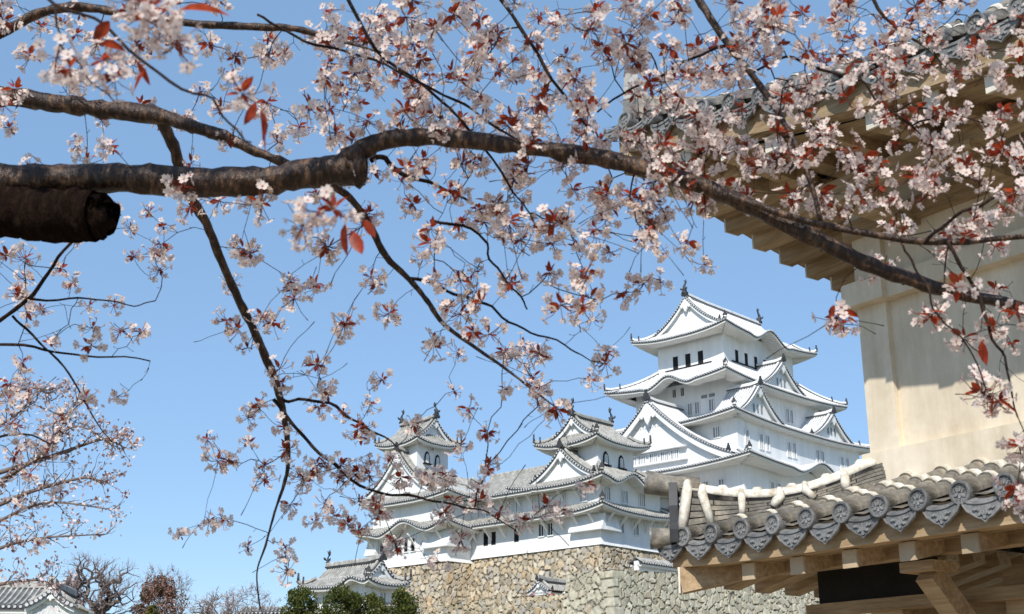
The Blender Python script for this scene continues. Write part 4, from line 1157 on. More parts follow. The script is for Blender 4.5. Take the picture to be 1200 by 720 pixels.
for x, y, h, rz, c, lab in ((-32.0, 1.9, 1.72, 2.6, 'navy', 'person in navy standing leftmost on the terrace, in front of the small gate'),
                         (-32.2, 1.2, 1.66, 1.2, 'white', 'person in white on the terrace just below the gate gable'),
                         (-32.1, .4, 1.74, 2.0, 'plum', 'person in plum looking over the wall right of the one in white'),
                         (-32.3, -1.2, 1.70, 1.4, 'grey', 'person in grey under the eave of the small gate roof'),
                         (-32.2, -1.9, 1.64, 2.2, 'red', 'person in red under the right part of the small gate roof'),
                         (-32.25, -3.6, 1.68, 1.8, 'white', 'person in white standing apart at the right end of the small gate roof')):
    person(x, y, 11.35, h, rz, shirts[c], lab)
single('terrace', None, None, (lambda m: (m.box((-29.3, 4, 10.85), (7.0, 30, 1.0)), m)[1])(MB()), [M['ground']], (-29, 4, 11), CF, kind='structure')
# ------------------------------------------------------------------ cherry trees
def bark_mat(name, a, b_, c, rough=.55, stretch=(1.9, .7, .8), spec=.4):
    return noise_mat(name, [(.25, a), (.5, b_), (.78, c)], 26, rough, spec, bump=1.0, bscale=60, bdist=.010, stretch=stretch, detail=10)
M['bark'] = bark_mat('cherry_bark', (.010, .0045, .0025), (.034, .0165, .009), (.25, .14, .075), .42)
M['bark_shade'] = bark_mat('shaded_stub_bark', (.004, .0025, .002), (.012, .007, .005), (.030, .017, .011), .95, spec=.03)  # near-black copy of the bark: the stub's shade is put into the colour
M['bark_dark'] = bark_mat('twig_bark', (.010, .0055, .004), (.024, .013, .009), (.06, .034, .022), .7, spec=.15)
M['petal'] = thin_mat('cherry_petal', (.87, .75, .685), (.90, .74, .65), .44, .6, .06, 40)
M['stamen'] = noise_mat('flower_centre', [(.3, (.42, .13, .13)), (.7, (.62, .32, .26))], 60, .7, .2)
M['calyx'] = noise_mat('red_stalk', [(.3, (.12, .03, .02)), (.7, (.22, .07, .04))], 40, .6, .3)
M['leaf_red'] = thin_mat('young_red_leaf', (.23, .032, .014), (.60, .085, .025), .40, .42, .35, 60)

class Bag:
    """fast polygon store for flowers and leaves"""
    def __init__(s): s.v = []; s.f = []; s.m = []; s.n = 0
    def add(s, v, f, m):
        s.v.append(v); s.n += len(v)
        b = s.n - len(v)
        s.f += [tuple(i + b for i in q) for q in f]; s.m += m

def ortho(n):
    n = nrm(n); a = nrm(np.cross(n, (.31, .52, .79))); return a, np.cross(n, a), n
def flower(B, c, n, R, r, opened=1.0):
    a, b, n = ortho(n); vs = []; fs = []; ms = []
    for k in range(5):
        t = 2 * pi * k / 5 + r.normal() * .08 ; dr = a * cos(t) + b * sin(t); sd_ = -a * sin(t) + b * cos(t)
        cup = (.16 + r.uniform(-.08, .14)) * opened + (1 - opened) * .9; tw = r.normal() * .08
        def pt(x, y, z=0): return c + R * (dr * x * (opened * .85 + .15) + sd_ * y * opened + n * (cup * x * x + z + tw * y))
        o = len(vs)
        vs += [pt(.08, 0), pt(.5, .36, .06), pt(.93, .24, .03), pt(.84, 0, -.02), pt(.93, -.24, .03), pt(.5, -.36, .06), pt(.5, 0, -.03)]
        fs += [(o, o + 6, o + 1), (o + 6, o + 3, o + 2, o + 1), (o, o + 5, o + 6), (o + 6, o + 5, o + 4, o + 3)]; ms += [0] * 4
    o = len(vs)
    vs += [c + R * (.17 * (a * cos(t) + b * sin(t)) + n * .10) for t in np.arange(5) * 2 * pi / 5] + [c + n * R * .02, c + n * R * .30]
    fs += [(o + i, o + (i + 1) % 5, o + 6) for i in range(5)]; ms += [1] * 5
    B.add(np.array(vs), fs, ms)
def stalk(B, p, q, w, m=2):
    d = nrm(q - p); a, b, _ = ortho(d); mid = (p + q) / 2 + np.array([0, 0, -.15]) * np.linalg.norm(q - p)
    pts = [p, mid, q]; vs = [x + (a * cos(t) + b * sin(t)) * w for x in pts for t in (0, 2.09, 4.19)]
    fs = [(i * 3 + j, i * 3 + (j + 1) % 3, i * 3 + 3 + (j + 1) % 3, i * 3 + 3 + j) for i in (0, 1) for j in range(3)]
    B.add(np.array(vs), fs, [m] * 6)
def leaf(B, p, d, L, r, m=0):
    d = nrm(d); up = nrm(np.array([r.normal() * .5, r.normal() * .5, 1.0])); s_ = nrm(np.cross(d, up)); up = np.cross(s_, d)
    w = L * r.uniform(.17, .27); fold = r.uniform(.15, .5); curl = r.uniform(-.5, .1)
    def pt(x, y): return p + d * L * x + s_ * w * y + up * (w * fold * abs(y) + curl * L * x * x * .6)
    xs = (0, .22, .5, .78, 1.0); ws = (.12, .8, 1.0, .62, .0)
    vs = []
    for x, ww in zip(xs, ws): vs += [pt(x, -ww), pt(x, 0), pt(x, ww)]
    fs = []
    for i in range(4): fs += [(3 * i, 3 * i + 1, 3 * i + 4, 3 * i + 3), (3 * i + 1, 3 * i + 2, 3 * i + 5, 3 * i + 4)]
    B.add(np.array(vs), fs, [m] * 8)

def cluster_pair(seed, nf, nl, R=.0178, Ls=.034, spread=.050):
    """umbel of flowers (petals, centres, stalks) and its young leaves, hanging from the origin"""
    r = np.random.default_rng(seed); F, Lf = Bag(), Bag(); o = np.zeros(3)
    for k in range(nf):
        d = nrm(np.array([r.normal(), r.normal(), r.normal() * .8 - .25]))
        q = d * spread * r.uniform(.65, 1.15)
        stalk(F, o, q, .0011)
        flower(F, q, nrm(d + np.array([r.normal(), r.normal(), r.normal() - .1]) * .4), R * r.uniform(.88, 1.1), r, 1.0 if r.uniform() < .78 else r.uniform(.15, .6))
    for k in range(nl):
        d = nrm(np.array([r.normal(), r.normal(), r.normal() * .7 + .15]))
        leaf(Lf, d * .006, d, Ls * r.uniform(.6, 1.2), r)
    return F, Lf
NV = 14
PAIRS = [cluster_pair(100 + k, 9 + k % 7, 4 + k % 5) for k in range(NV)]
FM = [M['petal'], M['stamen'], M['calyx']]
def bag_mesh(name, B, mats, smooth=True):
    return fast_mesh(name, np.concatenate(B.v), B.f, np.array(B.m, dtype=np.int32), mats, smooth)
CL_ME = [(bag_mesh('blossom_cluster', F, FM), bag_mesh('young_leaves', L, [M['leaf_red']])) for F, L in PAIRS]
def as_arrays(B):
    v = np.concatenate(B.v); ln = np.array([len(f) for f in B.f]); fl = np.array([i for f in B.f for i in f]); return v, ln, fl, np.array(B.m)
ARR = [(as_arrays(F), as_arrays(L)) for F, L in PAIRS]
def merged(name, items, which, mats):
    """many cluster copies as one mesh: items = [(variant, 3x3 matrix, location)]"""
    V, LN, FL, MI = [], [], [], []; n = 0
    for k, Mx, loc in items:
        v, ln, fl, mi = ARR[k][which]
        V.append(v @ Mx.T + loc); LN.append(ln); FL.append(fl + n); MI.append(mi); n += len(v)
    V = np.concatenate(V); LN = np.concatenate(LN); FL = np.concatenate(FL); MI = np.concatenate(MI)
    me = bpy.data.meshes.new(name)
    me.vertices.add(len(V)); me.vertices.foreach_set('co', V.astype(np.float32).ravel())
    me.loops.add(len(FL)); me.loops.foreach_set('vertex_index', FL.astype(np.int32))
    me.polygons.add(len(LN)); st = np.zeros(len(LN), dtype=np.int32); st[1:] = np.cumsum(LN)[:-1]
    me.polygons.foreach_set('loop_start', st); me.polygons.foreach_set('material_index', MI.astype(np.int32))
    me.polygons.foreach_set('use_smooth', np.ones(len(LN), dtype=bool))
    for m in mats: me.materials.append(m)
    me.update(calc_edges=True); return me
def eul(r):
    from mathutils import Euler
    e = Euler((r.uniform(-.5, .5), r.uniform(-.5, .5), r.uniform(0, 2 * pi))); return e, np.array(e.to_matrix())

def smooth_path(P, k=4):
    """Catmull-Rom through control points (rows of any width)"""
    P = np.asarray(P, float); Q = np.vstack([2 * P[0] - P[1], P, 2 * P[-1] - P[-2]]); out = []
    for i in range(1, len(Q) - 2):
        for t in np.arange(k) / k:
            out.append(.5 * (2 * Q[i] + (Q[i + 1] - Q[i - 1]) * t + (2 * Q[i - 1] - 5 * Q[i] + 4 * Q[i + 1] - Q[i + 2]) * t * t + (3 * Q[i] - Q[i - 1] - 3 * Q[i + 1] + Q[i + 2]) * t ** 3))
    out.append(P[-1]); return np.array(out)

class Cherry:
    def __init__(s, name, label, base, group='cherry trees in blossom'):
        s.T = Thing(name, label, 'cherry tree', base, WORLD, group)
        s.nodes = []; s.rad = []
    def limb(s, pts, name='branch', mat='bark', wob=.05, knots=0.0, nside=10, k=5, node=True):
        """pts: (x, y, depth, width in photo pixels) or ('w', X, Y, Z, radius)"""
        ctl = []
        for p in pts:
            if p[0] == 'w': ctl.append([p[1], p[2], p[3], p[4]])
            else:
                q = at(p[0], p[1], p[2]); ctl.append([*q, max(p[3], .8) * p[2] / FPX / 2])
        P = smooth_path(ctl, k)
        r_ = rng.normal(size=(len(P), 3)) * (P[:, 3:4] * .05)
        tq = np.arange(len(P))[:, None] * np.array([.55, .7, .62]) + rng.uniform(0, 6, 3)
        if mat == 'bark_dark': P[:, :3] += np.sin(tq) * .007 + np.sin(tq * 2.3 + 1) * .003; P[:, 3] *= .8
        xyz = P[:, :3] + r_; rad = np.maximum(P[:, 3] * (1 + rng.normal(size=len(P)) * wob), .0008)
        mb = MB(); mb.tube(xyz, rad, nside, wob=wob)
        if knots:
            for i in range(1, len(xyz) - 1):
                if rng.uniform() < knots:
                    dv = nrm(rng.normal(size=3)); c = xyz[i] + dv * rad[i] * .8
                    mb.tube([c - dv * rad[i] * .3, c + dv * rad[i] * .32], [rad[i] * .5, rad[i] * .22], 6)
        s.T.part(name, mb, [M[mat]], smooth=True)
        if node:
            for a, b in zip(xyz, rad): s.nodes.append(a); s.rad.append(b)
    def clusters(s, pts, scale, n_near=100, extra=None, twig_rad=.0011, twig_mat='bark_dark'):
        """grow twigs from the limbs to the flower clusters at pts, then hang the clusters"""
        pts = np.array(pts); n = len(pts)
        nodes = [np.array(x) for x in s.nodes]; nodes_a = np.array(nodes); cost0 = np.zeros(len(nodes))
        par = [-1] * len(nodes); nd = len(nodes); pos = nodes_a.copy(); plen = np.zeros(nd)
        left = list(range(n)); best = np.full(n, 1e9); bi = np.zeros(n, dtype=int)
        def upd(j0):
            nonlocal best, bi
            for j in range(j0, len(pos)):
                d = np.linalg.norm(pts - pos[j], axis=1) + .25 * plen[j]
                m = d < best; best = np.where(m, d, best); bi = np.where(m, j, bi)
        D = np.linalg.norm(pts[:, None] - pos[None], axis=2); bi = D.argmin(1); best = D.min(1)
        alive = np.ones(n, bool); edges = []; pos = list(pos); plen = list(plen)
        for _ in range(n):
            k = int(np.where(alive, best, 1e9).argmin()); alive[k] = False; j = bi[k]
            a = pos[j]; b = pts[k]; L = np.linalg.norm(b - a)
            m_ = max(3, int(L / .05)); t = np.linspace(0, 1, m_ + 1)
            side = rng.normal(size=3) * .12 * L; side[2] += .10 * L
            C = a + (b - a) * t[:, None] + (4 * t * (1 - t))[:, None] * side * .5
            C[1:-1] += rng.normal(size=(m_ - 1, 3)) * .006
            idx = [j]
            for q in range(1, m_ + 1):
                pos.append(C[q]); plen.append(plen[j] + L * t[q]); idx.append(len(pos) - 1)
            edges.append(idx)
            j0 = len(pos) - m_
            for jj in range(j0, len(pos)):
                d = np.linalg.norm(pts - pos[jj], axis=1) + .25 * plen[jj]
                mm = d < best; best = np.where(mm, d, best); bi = np.where(mm, jj, bi)
        # pipe-model thickness
        load = np.zeros(len(pos))
        for e in edges[::-1]:
            base_l = load[e[-1]] + 1
            acc = base_l
            for q in range(len(e) - 1, 0, -1):
                acc = max(acc, load[e[q]] + 0) if q == len(e) - 1 else acc + load[e[q]]
                load[e[q]] = acc
            load[e[0]] += acc
        mb = MB()
        for e in edges:
            P = np.array([pos[i] for i in e]); ld = np.array([load[i] for i in e]); ld[0] = ld[1]
            rr = twig_rad * np.minimum(ld, 40) ** .42
            mb.tube(P, rr, 5, cap=False)
            # little spurs
            for i in range(1, len(P) - 1):
                if rng.uniform() < .45:
                    d = nrm(rng.normal(size=3) + (P[i + 1] - P[i]) * 6); L = rng.uniform(.012, .05)
                    mb.tube([P[i], P[i] + d * L * .6, P[i] + d * L + Z_ * .003], [twig_rad * .9, twig_rad * .8, twig_rad * 1.1], 4, cap=False)
        tw0 = list(edges)
        for _ in range(int(len(edges) * .4)):      # bare twigs
            e = tw0[int(rng.integers(len(tw0)))]; i = int(rng.integers(1, len(e))); P0 = pos[e[i]]
            d = nrm(pos[e[i]] - pos[e[i - 1]] + rng.normal(size=3) * .05 + nrm(rng.normal(size=3)) * .03); L = rng.uniform(.08, .30); q = [P0]
            for t in range(5): d = nrm(d + rng.normal(size=3) * .13); q.append(q[-1] + d * L / 5)
            mb.tube(q, np.array([.0016, .0014, .0013, .0012, .0012, .0019]), 4, cap=False)
        if extra:
            for pth, rr in extra: mb.tube(pth, rr, 5, cap=False)
        s.T.part('twigs', mb, [M[twig_mat]], smooth=True)['kind'] = 'stuff'
        dist = np.linalg.norm(pts - EYE, axis=1); order = np.argsort(dist / np.broadcast_to(scale, (n,)))
        rest = []
        for rank, k in enumerate(order):
            var = int(rng.integers(NV)); e, Mx = eul(rng); sc = float(np.broadcast_to(scale, (n,))[k]) * rng.uniform(.74, 1.2)
            if rank < n_near:
                o = s.T.inst('blossom_cluster', CL_ME[var][0], pts[k], rot=e, scale=(sc, sc, sc))
                l = bpy.data.objects.new('young_leaves', CL_ME[(var * 5 + rank) % NV][1]); COL.objects.link(l); l.parent = o
            else: rest.append((var, Mx * sc, pts[k] - s.T.base))
        if rest:
            for nm, wh, mats in (('blossoms', 0, FM), ('leaves', 1, [M['leaf_red']])):
                o = bpy.data.objects.new(nm, merged(nm, rest, wh, mats)); COL.objects.link(o); o.parent = s.T.o; o['kind'] = 'stuff'

D0 = 4.4
A_ = Cherry('cherry_tree', 'cherry tree with white blossom and red leaves whose thick dark branch crosses overhead', (-4.2, 3.6, 0))
# trunk stands left of the picture
A_.limb([('w', -4.2, 3.6, -.2, .34), ('w', -4.15, 3.65, 1.2, .28), ('w', -3.9, 3.9, 2.4, .24), ('w', -3.0, 4.15, 3.15, .13), (-260, 250, 4.5, 62), (-120, 216, 4.45, 50)], 'trunk', nside=14, node=False)
A_.limb([(-140, 216, 4.45, 50), (-40, 214, 4.4, 44), (40, 212, 4.4, 38), (110, 209, 4.4, 34), (180, 210, 4.38, 33), (250, 213, 4.36, 33), (310, 212, 4.35, 32), (360, 204, 4.34, 34), (400, 200, 4.33, 38), (428, 197, 4.33, 36)], knots=.22, wob=.07, nside=14)
A_.limb([(395, 197, 4.33, 30), (420, 180, 4.32, 25), (445, 166, 4.31, 22), (500, 160, 4.28, 21), (560, 166, 4.24, 21), (630, 175, 4.2, 21), (700, 185, 4.15, 21), (755, 197, 4.1, 20), (820, 217, 4.05, 20), (880, 243, 4.0, 20), (940, 272, 3.95, 20), (1000, 302, 3.92, 18), (1060, 326, 3.9, 17), (1120, 343, 3.88, 15), (1190, 358, 3.86, 13), (1270, 380, 3.84, 10)], knots=.18, wob=.06, nside=12)
# sawn-off stub below
A_.limb([(-170, 225, 4.42, 66), (-80, 238, 4.38, 64), (-30, 246, 4.37, 68), (20, 248, 4.36, 61), (60, 253, 4.34, 65), (95, 252, 4.32, 60), (112, 254, 4.31, 59), (119, 254, 4.308, 50), (123, 254, 4.306, 30), (124, 254, 4.304, 8)], 'sawn_stub', mat='bark_shade', wob=.03, nside=20, node=False)
A_.limb([(-150, 112, 4.7, 30), (-60, 114, 4.7, 25), (0, 113, 4.7, 22), (40, 117, 4.68, 22), (85, 124, 4.66, 23), (130, 129, 4.65, 21), (185, 136, 4.63, 20), (225, 148, 4.6, 15), (262, 160, 4.6, 14), (300, 178, 4.6, 12), (345, 196, 4.58, 9)], knots=.2, wob=.08)
A_.limb([(188, 138, 4.63, 15), (205, 178, 4.75, 13), (222, 228, 4.85, 12), (242, 262, 4.95, 11), (260, 308, 5.05, 10), (280, 352, 5.15, 10), (302, 398, 5.25, 9.5), (320, 440, 5.35, 9), (331, 478, 5.4, 8), (337, 518, 5.45, 6), (336, 556, 5.5, 4.5), (322, 600, 5.5, 3), (311, 640, 5.5, 2.6), (301, 672, 5.5, 2), (305, 715, 5.5, 1.6)], wob=.06)
A_.limb([(-140, 70, 4.8, 18), (-60, 62, 4.8, 15), (0, 40, 4.8, 12), (40, 18, 4.78, 12), (78, 9, 4.76, 12), (115, 11, 4.74, 10), (160, 20, 4.7, 8), (230, 28, 4.66, 9), (300, 32, 4.62, 9), (344, 34, 4.6, 8), (400, 48, 4.55, 4), (460, 66, 4.5, 3)], wob=.07)
A_.limb([(300, 20, 4.4, 4), (345, 40, 4.4, 4), (410, 64, 4.35, 4), (480, 88, 4.3, 4), (530, 118, 4.25, 4), (585, 150, 4.2, 3.6), (640, 180, 4.18, 3)], mat='bark_dark')
A_.limb([(380, 212, 4.4, 9), (410, 232, 4.45, 8.5), (432, 262, 4.5, 8.5), (452, 300, 4.55, 8), (480, 328, 4.6, 7), (500, 352, 4.6, 6.5), (520, 380, 4.6, 5.5), (552, 404, 4.58, 4.5), (592, 432, 4.55, 3.5), (628, 460, 4.5, 2.4), (652, 478, 4.5, 1.8)], mat='bark')
A_.limb([(432, 186, 4.4, 8), (452, 186, 4.45, 8), (470, 203, 4.5, 7), (505, 216, 4.55, 5), (545, 232, 4.6, 4), (580, 250, 4.6, 3)], mat='bark_dark')
A_.limb([(480, 326, 4.6, 5), (520, 338, 4.6, 5), (552, 350, 4.58, 4.5), (590, 372, 4.55, 4), (632, 392, 4.52, 3), (675, 414, 4.5, 2.2), (705, 424, 4.5, 1.6)], mat='bark_dark')
A_.limb([(508, 262, 4.3, 5), (560, 272, 4.4, 4), (575, 305, 4.5, 3.5), (600, 335, 4.5, 3), (618, 365, 4.5, 2.4)], mat='bark_dark')
A_.limb([(800, -30, 4.3, 9), (822, 5, 4.25, 9), (850, 48, 4.2, 8.5), (880, 86, 4.15, 8), (905, 122, 4.1, 8), (930, 165, 4.0, 7), (950, 215, 3.97, 6), (962, 262, 3.95, 6)], mat='bark')
A_.limb([(850, 228, 4.0, 10), (885, 240, 3.95, 9), (940, 258, 3.9, 8.5), (1000, 271, 3.86, 8.5), (1060, 281, 3.83, 9), (1112, 284, 3.8, 9), (1150, 282, 3.78, 7.5), (1230, 274, 3.75, 6)], mat='bark')
A_.limb([(1085, 284, 3.8, 5), (1120, 256, 3.75, 5), (1160, 232, 3.7, 5), (1220, 214, 3.65, 4)], mat='bark_dark')
A_.limb([(1112, 285, 3.8, 6), (1130, 318, 3.75, 5.5), (1152, 360, 3.7, 6), (1165, 395, 3.65, 4.5), (1180, 440, 3.62, 3.4), (1196, 485, 3.6, 2.6)], mat='bark_dark')
A_.limb([(1060, 285, 3.75, 3.6), (1075, 320, 3.7, 3.4), (1095, 360, 3.65, 3.2), (1120, 390, 3.6, 2.6), (1155, 455, 3.55, 2)], mat='bark_dark')
A_.limb([(850, 55, 4.2, 4), (800, 75, 4.3, 4), (740, 105, 4.3, 3.4), (700, 130, 4.3, 2.6)], mat='bark_dark')
A_.limb([(880, 86, 4.15, 4), (930, 68, 4.1, 4), (985, 88, 4.0, 4.5), (1018, 106, 3.95, 3.4), (1060, 140, 3.9, 2.6)], mat='bark_dark')
A_.limb([(560, -40, 4.5, 7), (600, 20, 4.45, 6), (640, 80, 4.4, 5), (690, 150, 4.35, 3.6)], mat='bark_dark')
A_.limb([(400, -20, 4.4, 6), (440, 55, 4.4, 5), (505, 110, 4.35, 4.5), (560, 160, 4.3, 4), (600, 230, 4.3, 3)], mat='bark_dark')
A_.limb([(1000, -40, 4.1, 7), (1040, 20, 4.0, 5), (1085, 60, 3.9, 4)], mat='bark_dark')
A_.limb([(322, 470, 5.4, 6), (345, 500, 5.35, 5), (385, 540, 5.3, 5), (430, 572, 5.25, 4.5), (480, 583, 5.2, 4), (530, 590, 5.15, 3), (570, 602, 5.1, 2.2), (605, 620, 5.1, 1.6)], mat='bark_dark')
A_.limb([(330, 470, 5.4, 5), (350, 468, 5.35, 4.5), (392, 478, 5.3, 4), (430, 500, 5.3, 3.4), (462, 524, 5.3, 2.4)], mat='bark_dark')
# low left branch
A_.limb([(-120, 420, 5.6, 9), (-40, 398, 5.5, 7), (0, 376, 5.4, 6), (40, 343, 5.3, 6), (70, 302, 5.25, 5), (92, 270, 5.2, 4)], mat='bark_dark')
A_.limb([(30, 350, 5.32, 4), (90, 350, 5.3, 3), (150, 357, 5.3, 2), (180, 352, 5.3, 1.6)], mat='bark_dark')
A_.limb([(-40, 402, 5.5, 5), (40, 408, 5.45, 4), (100, 416, 5.4, 3), (175, 424, 5.4, 2)], mat='bark_dark')
A_.limb([(15, 372, 5.38, 4), (45, 398, 5.4, 3.4), (80, 440, 5.4, 3), (110, 486, 5.4, 2), (128, 520, 5.4, 1.4)], mat='bark_dark')
A_.limb([(-30, 520, 5.6, 5), (20, 510, 5.5, 3.4), (60, 520, 5.5, 2)], mat='bark_dark')
# close twig, top left
A_.limb([(20, -60, 2.5, 6), (60, 2, 2.4, 5), (140, 45, 2.35, 5), (215, 102, 2.3, 4.5), (260, 135, 2.3, 3.4), (300, 165, 2.3, 2.6)], mat='bark_dark', node=False)
A_.limb([(58, 5, 2.4, 4), (70, 40, 2.35, 3), (92, 78, 2.3, 2.6), (130, 118, 2.3, 2)], mat='bark_dark', node=False)

GRID = """
34432 37678 75677 75754
23222 47776 76776 65632
22222 35566 67775 44554
21122 22356 78765 66555
11453 12345 67730 01244
43211 22344 44310 00112
32202 11134 42000 00012
41100 23212 31000 00001
41002 33321 00000 00000
11001 35654 31000 00000
00011 13310 00000 00000
"""
def density_points(rows, dfun, k=.94):
    pts = []; cell = 60; r = np.random.default_rng(5)
    for j, row in enumerate(rows):
        for i, ch in enumerate(row):
            m = int(ch) * k; n = int(m) + (r.uniform() < m - int(m))
            for _ in range(n):
                x = (i + r.uniform()) * cell; y = (j + r.uniform()) * cell
                pts.append(at(x, y, dfun(x, y) + r.normal() * .28))
    return pts
rows = [l.replace(' ', '') for l in GRID.strip().split('\n')]
def dmain(x, y):
    d = 4.85 - .9 * np.clip(x / 1200, 0, 1.1)
    if y > 400 and x > 230: d = 5.25
    if y > 260 and x < 230: d = 5.4
    return d
pts = density_points(rows, dmain)
# clusters one can pick out in the photograph
for x, y, d in ((345, 350, 5.1), (328, 432, 5.3), (290, 408, 5.1), (382, 462, 5.3), (434, 474, 5.3), (245, 612, 5.5), (262, 607, 5.5), (290, 490, 5.4), (292, 520, 5.4), (310, 545, 5.4), (337, 668, 5.5), (335, 640, 5.5),
                (710, 426, 4.5), (652, 480, 4.5), (623, 452, 4.5), (980, 372, 3.9), (985, 380, 3.85), (1090, 372, 3.7), (1165, 385, 3.65), (1150, 460, 3.6), (1170, 470, 3.58), (1195, 522, 3.5), (1192, 575, 3.5), (1198, 590, 3.5),
                (560, 575, 5.1), (585, 600, 5.1), (610, 610, 5.1), (520, 600, 5.1), (470, 560, 5.2), (505, 560, 5.2), (440, 590, 5.2), (400, 545, 5.3), (380, 590, 5.3), (355, 560, 5.4), (368, 612, 5.4), (420, 622, 5.2), (446, 606, 5.2), (540, 632, 5.1),
                (320, 378, 5.1), (35, 555, 5.5), (20, 500, 5.5), (60, 525, 5.5), (45, 640, 5.5), (10, 470, 5.5)):
    pts.append(at(x, y, d))
A_.limb([('w', -3.0, 4.0, 3.3, .07), ('w', -2.4, 3.5, 4.0, .05), ('w', -1.4, 3.2, 4.4, .035), ('w', -.2, 3.1, 4.6, .02), ('w', 1.0, 3.0, 4.6, .012)], mat='bark')  # unseen limb added to carry the clusters that shade the branch
r5 = np.random.default_rng(21)
for k in range(230):   # unseen crown clusters added sunward of the main branch to shade it
    b = at(r5.uniform(-150, 950), r5.uniform(150, 230), 4.35); t = r5.uniform(1.25, 2.0)
    pts.append(b + SUNV * t + r5.normal(size=3) * .12)
A_.clusters(pts, 1.05, n_near=88)
# out-of-focus clusters near the lens
r3 = np.random.default_rng(9)
for x, y, d, nl in ((66, 68, 2.35, 0), (82, 82, 2.3, 1), (122, 72, 2.3, 1), (135, 92, 2.3, 1), (168, 10, 2.0, 1), (190, 30, 2.0, 0), (205, 50, 2.0, 0), (284, 110, 2.2, 1), (150, 0, 2.0, 1), (372, 248, 2.3, 1), (355, 262, 2.3, 0), (392, 245, 2.3, 1)):
    var = int(r3.integers(NV)); e, Mx = eul(r3)
    o = A_.T.inst('blossom_cluster', CL_ME[var][0], at(x, y, d), rot=e, scale=(.8, .8, .8))
    if nl: l = bpy.data.objects.new('young_leaves', CL_ME[(var + 3) % NV][1]); COL.objects.link(l); l.parent = o
B = Bag()
for x, y, d, dx, dy, L in ((212, 12, 2.0, 1, -.1, .075), (305, 128, 2.2, .2, 1, .055), (312, 140, 2.2, -.1, 1, .06), (405, 262, 2.3, .1, 1, .06), (412, 270, 2.3, .3, 1, .055), (160, 72, 2.3, .3, .8, .05), (172, 80, 2.3, -.2, .8, .05), (425, 258, 2.3, .6, .5, .04), (128, 25, 2.3, -.6, .5, .05), (118, 52, 2.3, 1, .3, .05), (300, 120, 2.2, -.5, .7, .045),
                           (1090, 365, 3.6, .8, -.2, .05), (1150, 400, 3.6, .3, .9, .07), (1165, 462, 3.55, .2, 1, .07), (1170, 470, 3.55, .7, .6, .06), (985, 365, 3.85, .9, .25, .06), (992, 372, 3.85, .8, .7, .05), (978, 358, 3.85, -.6, .8, .05)):
    leaf(B, at(x, y, d) - A_.T.base, _R * dx - _U * dy + rng.normal(size=3) * .15, L, r3)
o = bpy.data.objects.new('leaves', bag_mesh('leaves', B, [M['leaf_red']])); COL.objects.link(o); o.parent = A_.T.o
# ------------------------------------------------------------------ trees in the distance
def grow(mb, p, d, r, L, lev, ends, spread=.55, up=.12, ns=5, kids=(2, 3), shrink=.72, rmin=.004):
    p = np.asarray(p, float); d = nrm(d); n = 3; pts = [p]; rr = [r]
    for i in range(n):
        d = nrm(d + rng.normal(size=3) * .16 + Z_ * up * .3); p = p + d * L / n; pts.append(p); rr.append(max(rmin, r * (1 - .32 * (i + 1) / n)))
    mb.tube(pts, rr, ns if lev > 1 else 3, cap=False)
    if lev == 0: ends.append((p, d)); return
    for k in range(int(rng.integers(kids[0], kids[1] + 1))):
        dd = nrm(d + nrm(rng.normal(size=3)) * spread * rng.uniform(.7, 1.3) + Z_ * up)
        q = pts[-1] if k == 0 else pts[int(rng.integers(1, n + 1))]
        grow(mb, q, dd, rr[-1] * rng.uniform(.62, .8), L * shrink * rng.uniform(.8, 1.2), lev - 1, ends, spread, up, ns, kids, shrink, rmin)

def specks(P, size, seed, per=6, spread=.1, flat=False):
    """little tilted quads scattered round points: buds, leaves"""
    r = np.random.default_rng(seed); P = np.repeat(np.asarray(P), per, 0); n = len(P)
    c = P + r.normal(size=(n, 3)) * spread
    a = r.normal(size=(n, 3)); a /= np.linalg.norm(a, axis=1, keepdims=True); b = np.cross(a, r.normal(size=(n, 3))); b /= np.linalg.norm(b, axis=1, keepdims=True)
    s = (size * r.uniform(.6, 1.4, n))[:, None]
    V = np.stack([c - a * s, c - b * s * .6, c + a * s, c + b * s * .6], 1).reshape(-1, 3)
    return V, np.arange(4 * n).reshape(-1, 4)
def speck_mesh(name, P, size, seed, mats, per, spread, base):
    V, F = specks(P, size, seed, per, spread); r = np.random.default_rng(seed)
    return fast_mesh(name, V - base, F.tolist(), r.integers(0, len(mats), len(F)).astype(np.int32), mats)
M['bud'] = thin_mat('pink_bud', (.68, .53, .50), (.66, .46, .42), .3, .7, .2, 5)
M['bud2'] = thin_mat('dull_red_bud', (.36, .20, .17), (.42, .2, .15), .3, .7, .2, 5)
M['bud3'] = thin_mat('white_bud', (.76, .66, .64), (.75, .6, .56), .3, .7, .1, 5)
M['bark_far'] = noise_mat('grey_bark', [(.3, (.12, .09, .08)), (.7, (.23, .18, .16))], 3, .9, .1)
M['bark_pink'] = noise_mat('warm_twig_bark', [(.3, (.10, .055, .04)), (.7, (.20, .12, .09))], 3, .9, .1)
M['leaf_g'] = thin_mat('dark_green_leaf', (.055, .075, .018), (.10, .14, .02), .25, .5, .35, 2)
M['leaf_y'] = thin_mat('olive_leaf', (.13, .125, .025), (.22, .22, .03), .25, .5, .35, 2)
M['leaf_b'] = thin_mat('russet_leaf', (.24, .14, .11), (.3, .16, .11), .2, .6, .3, 2)

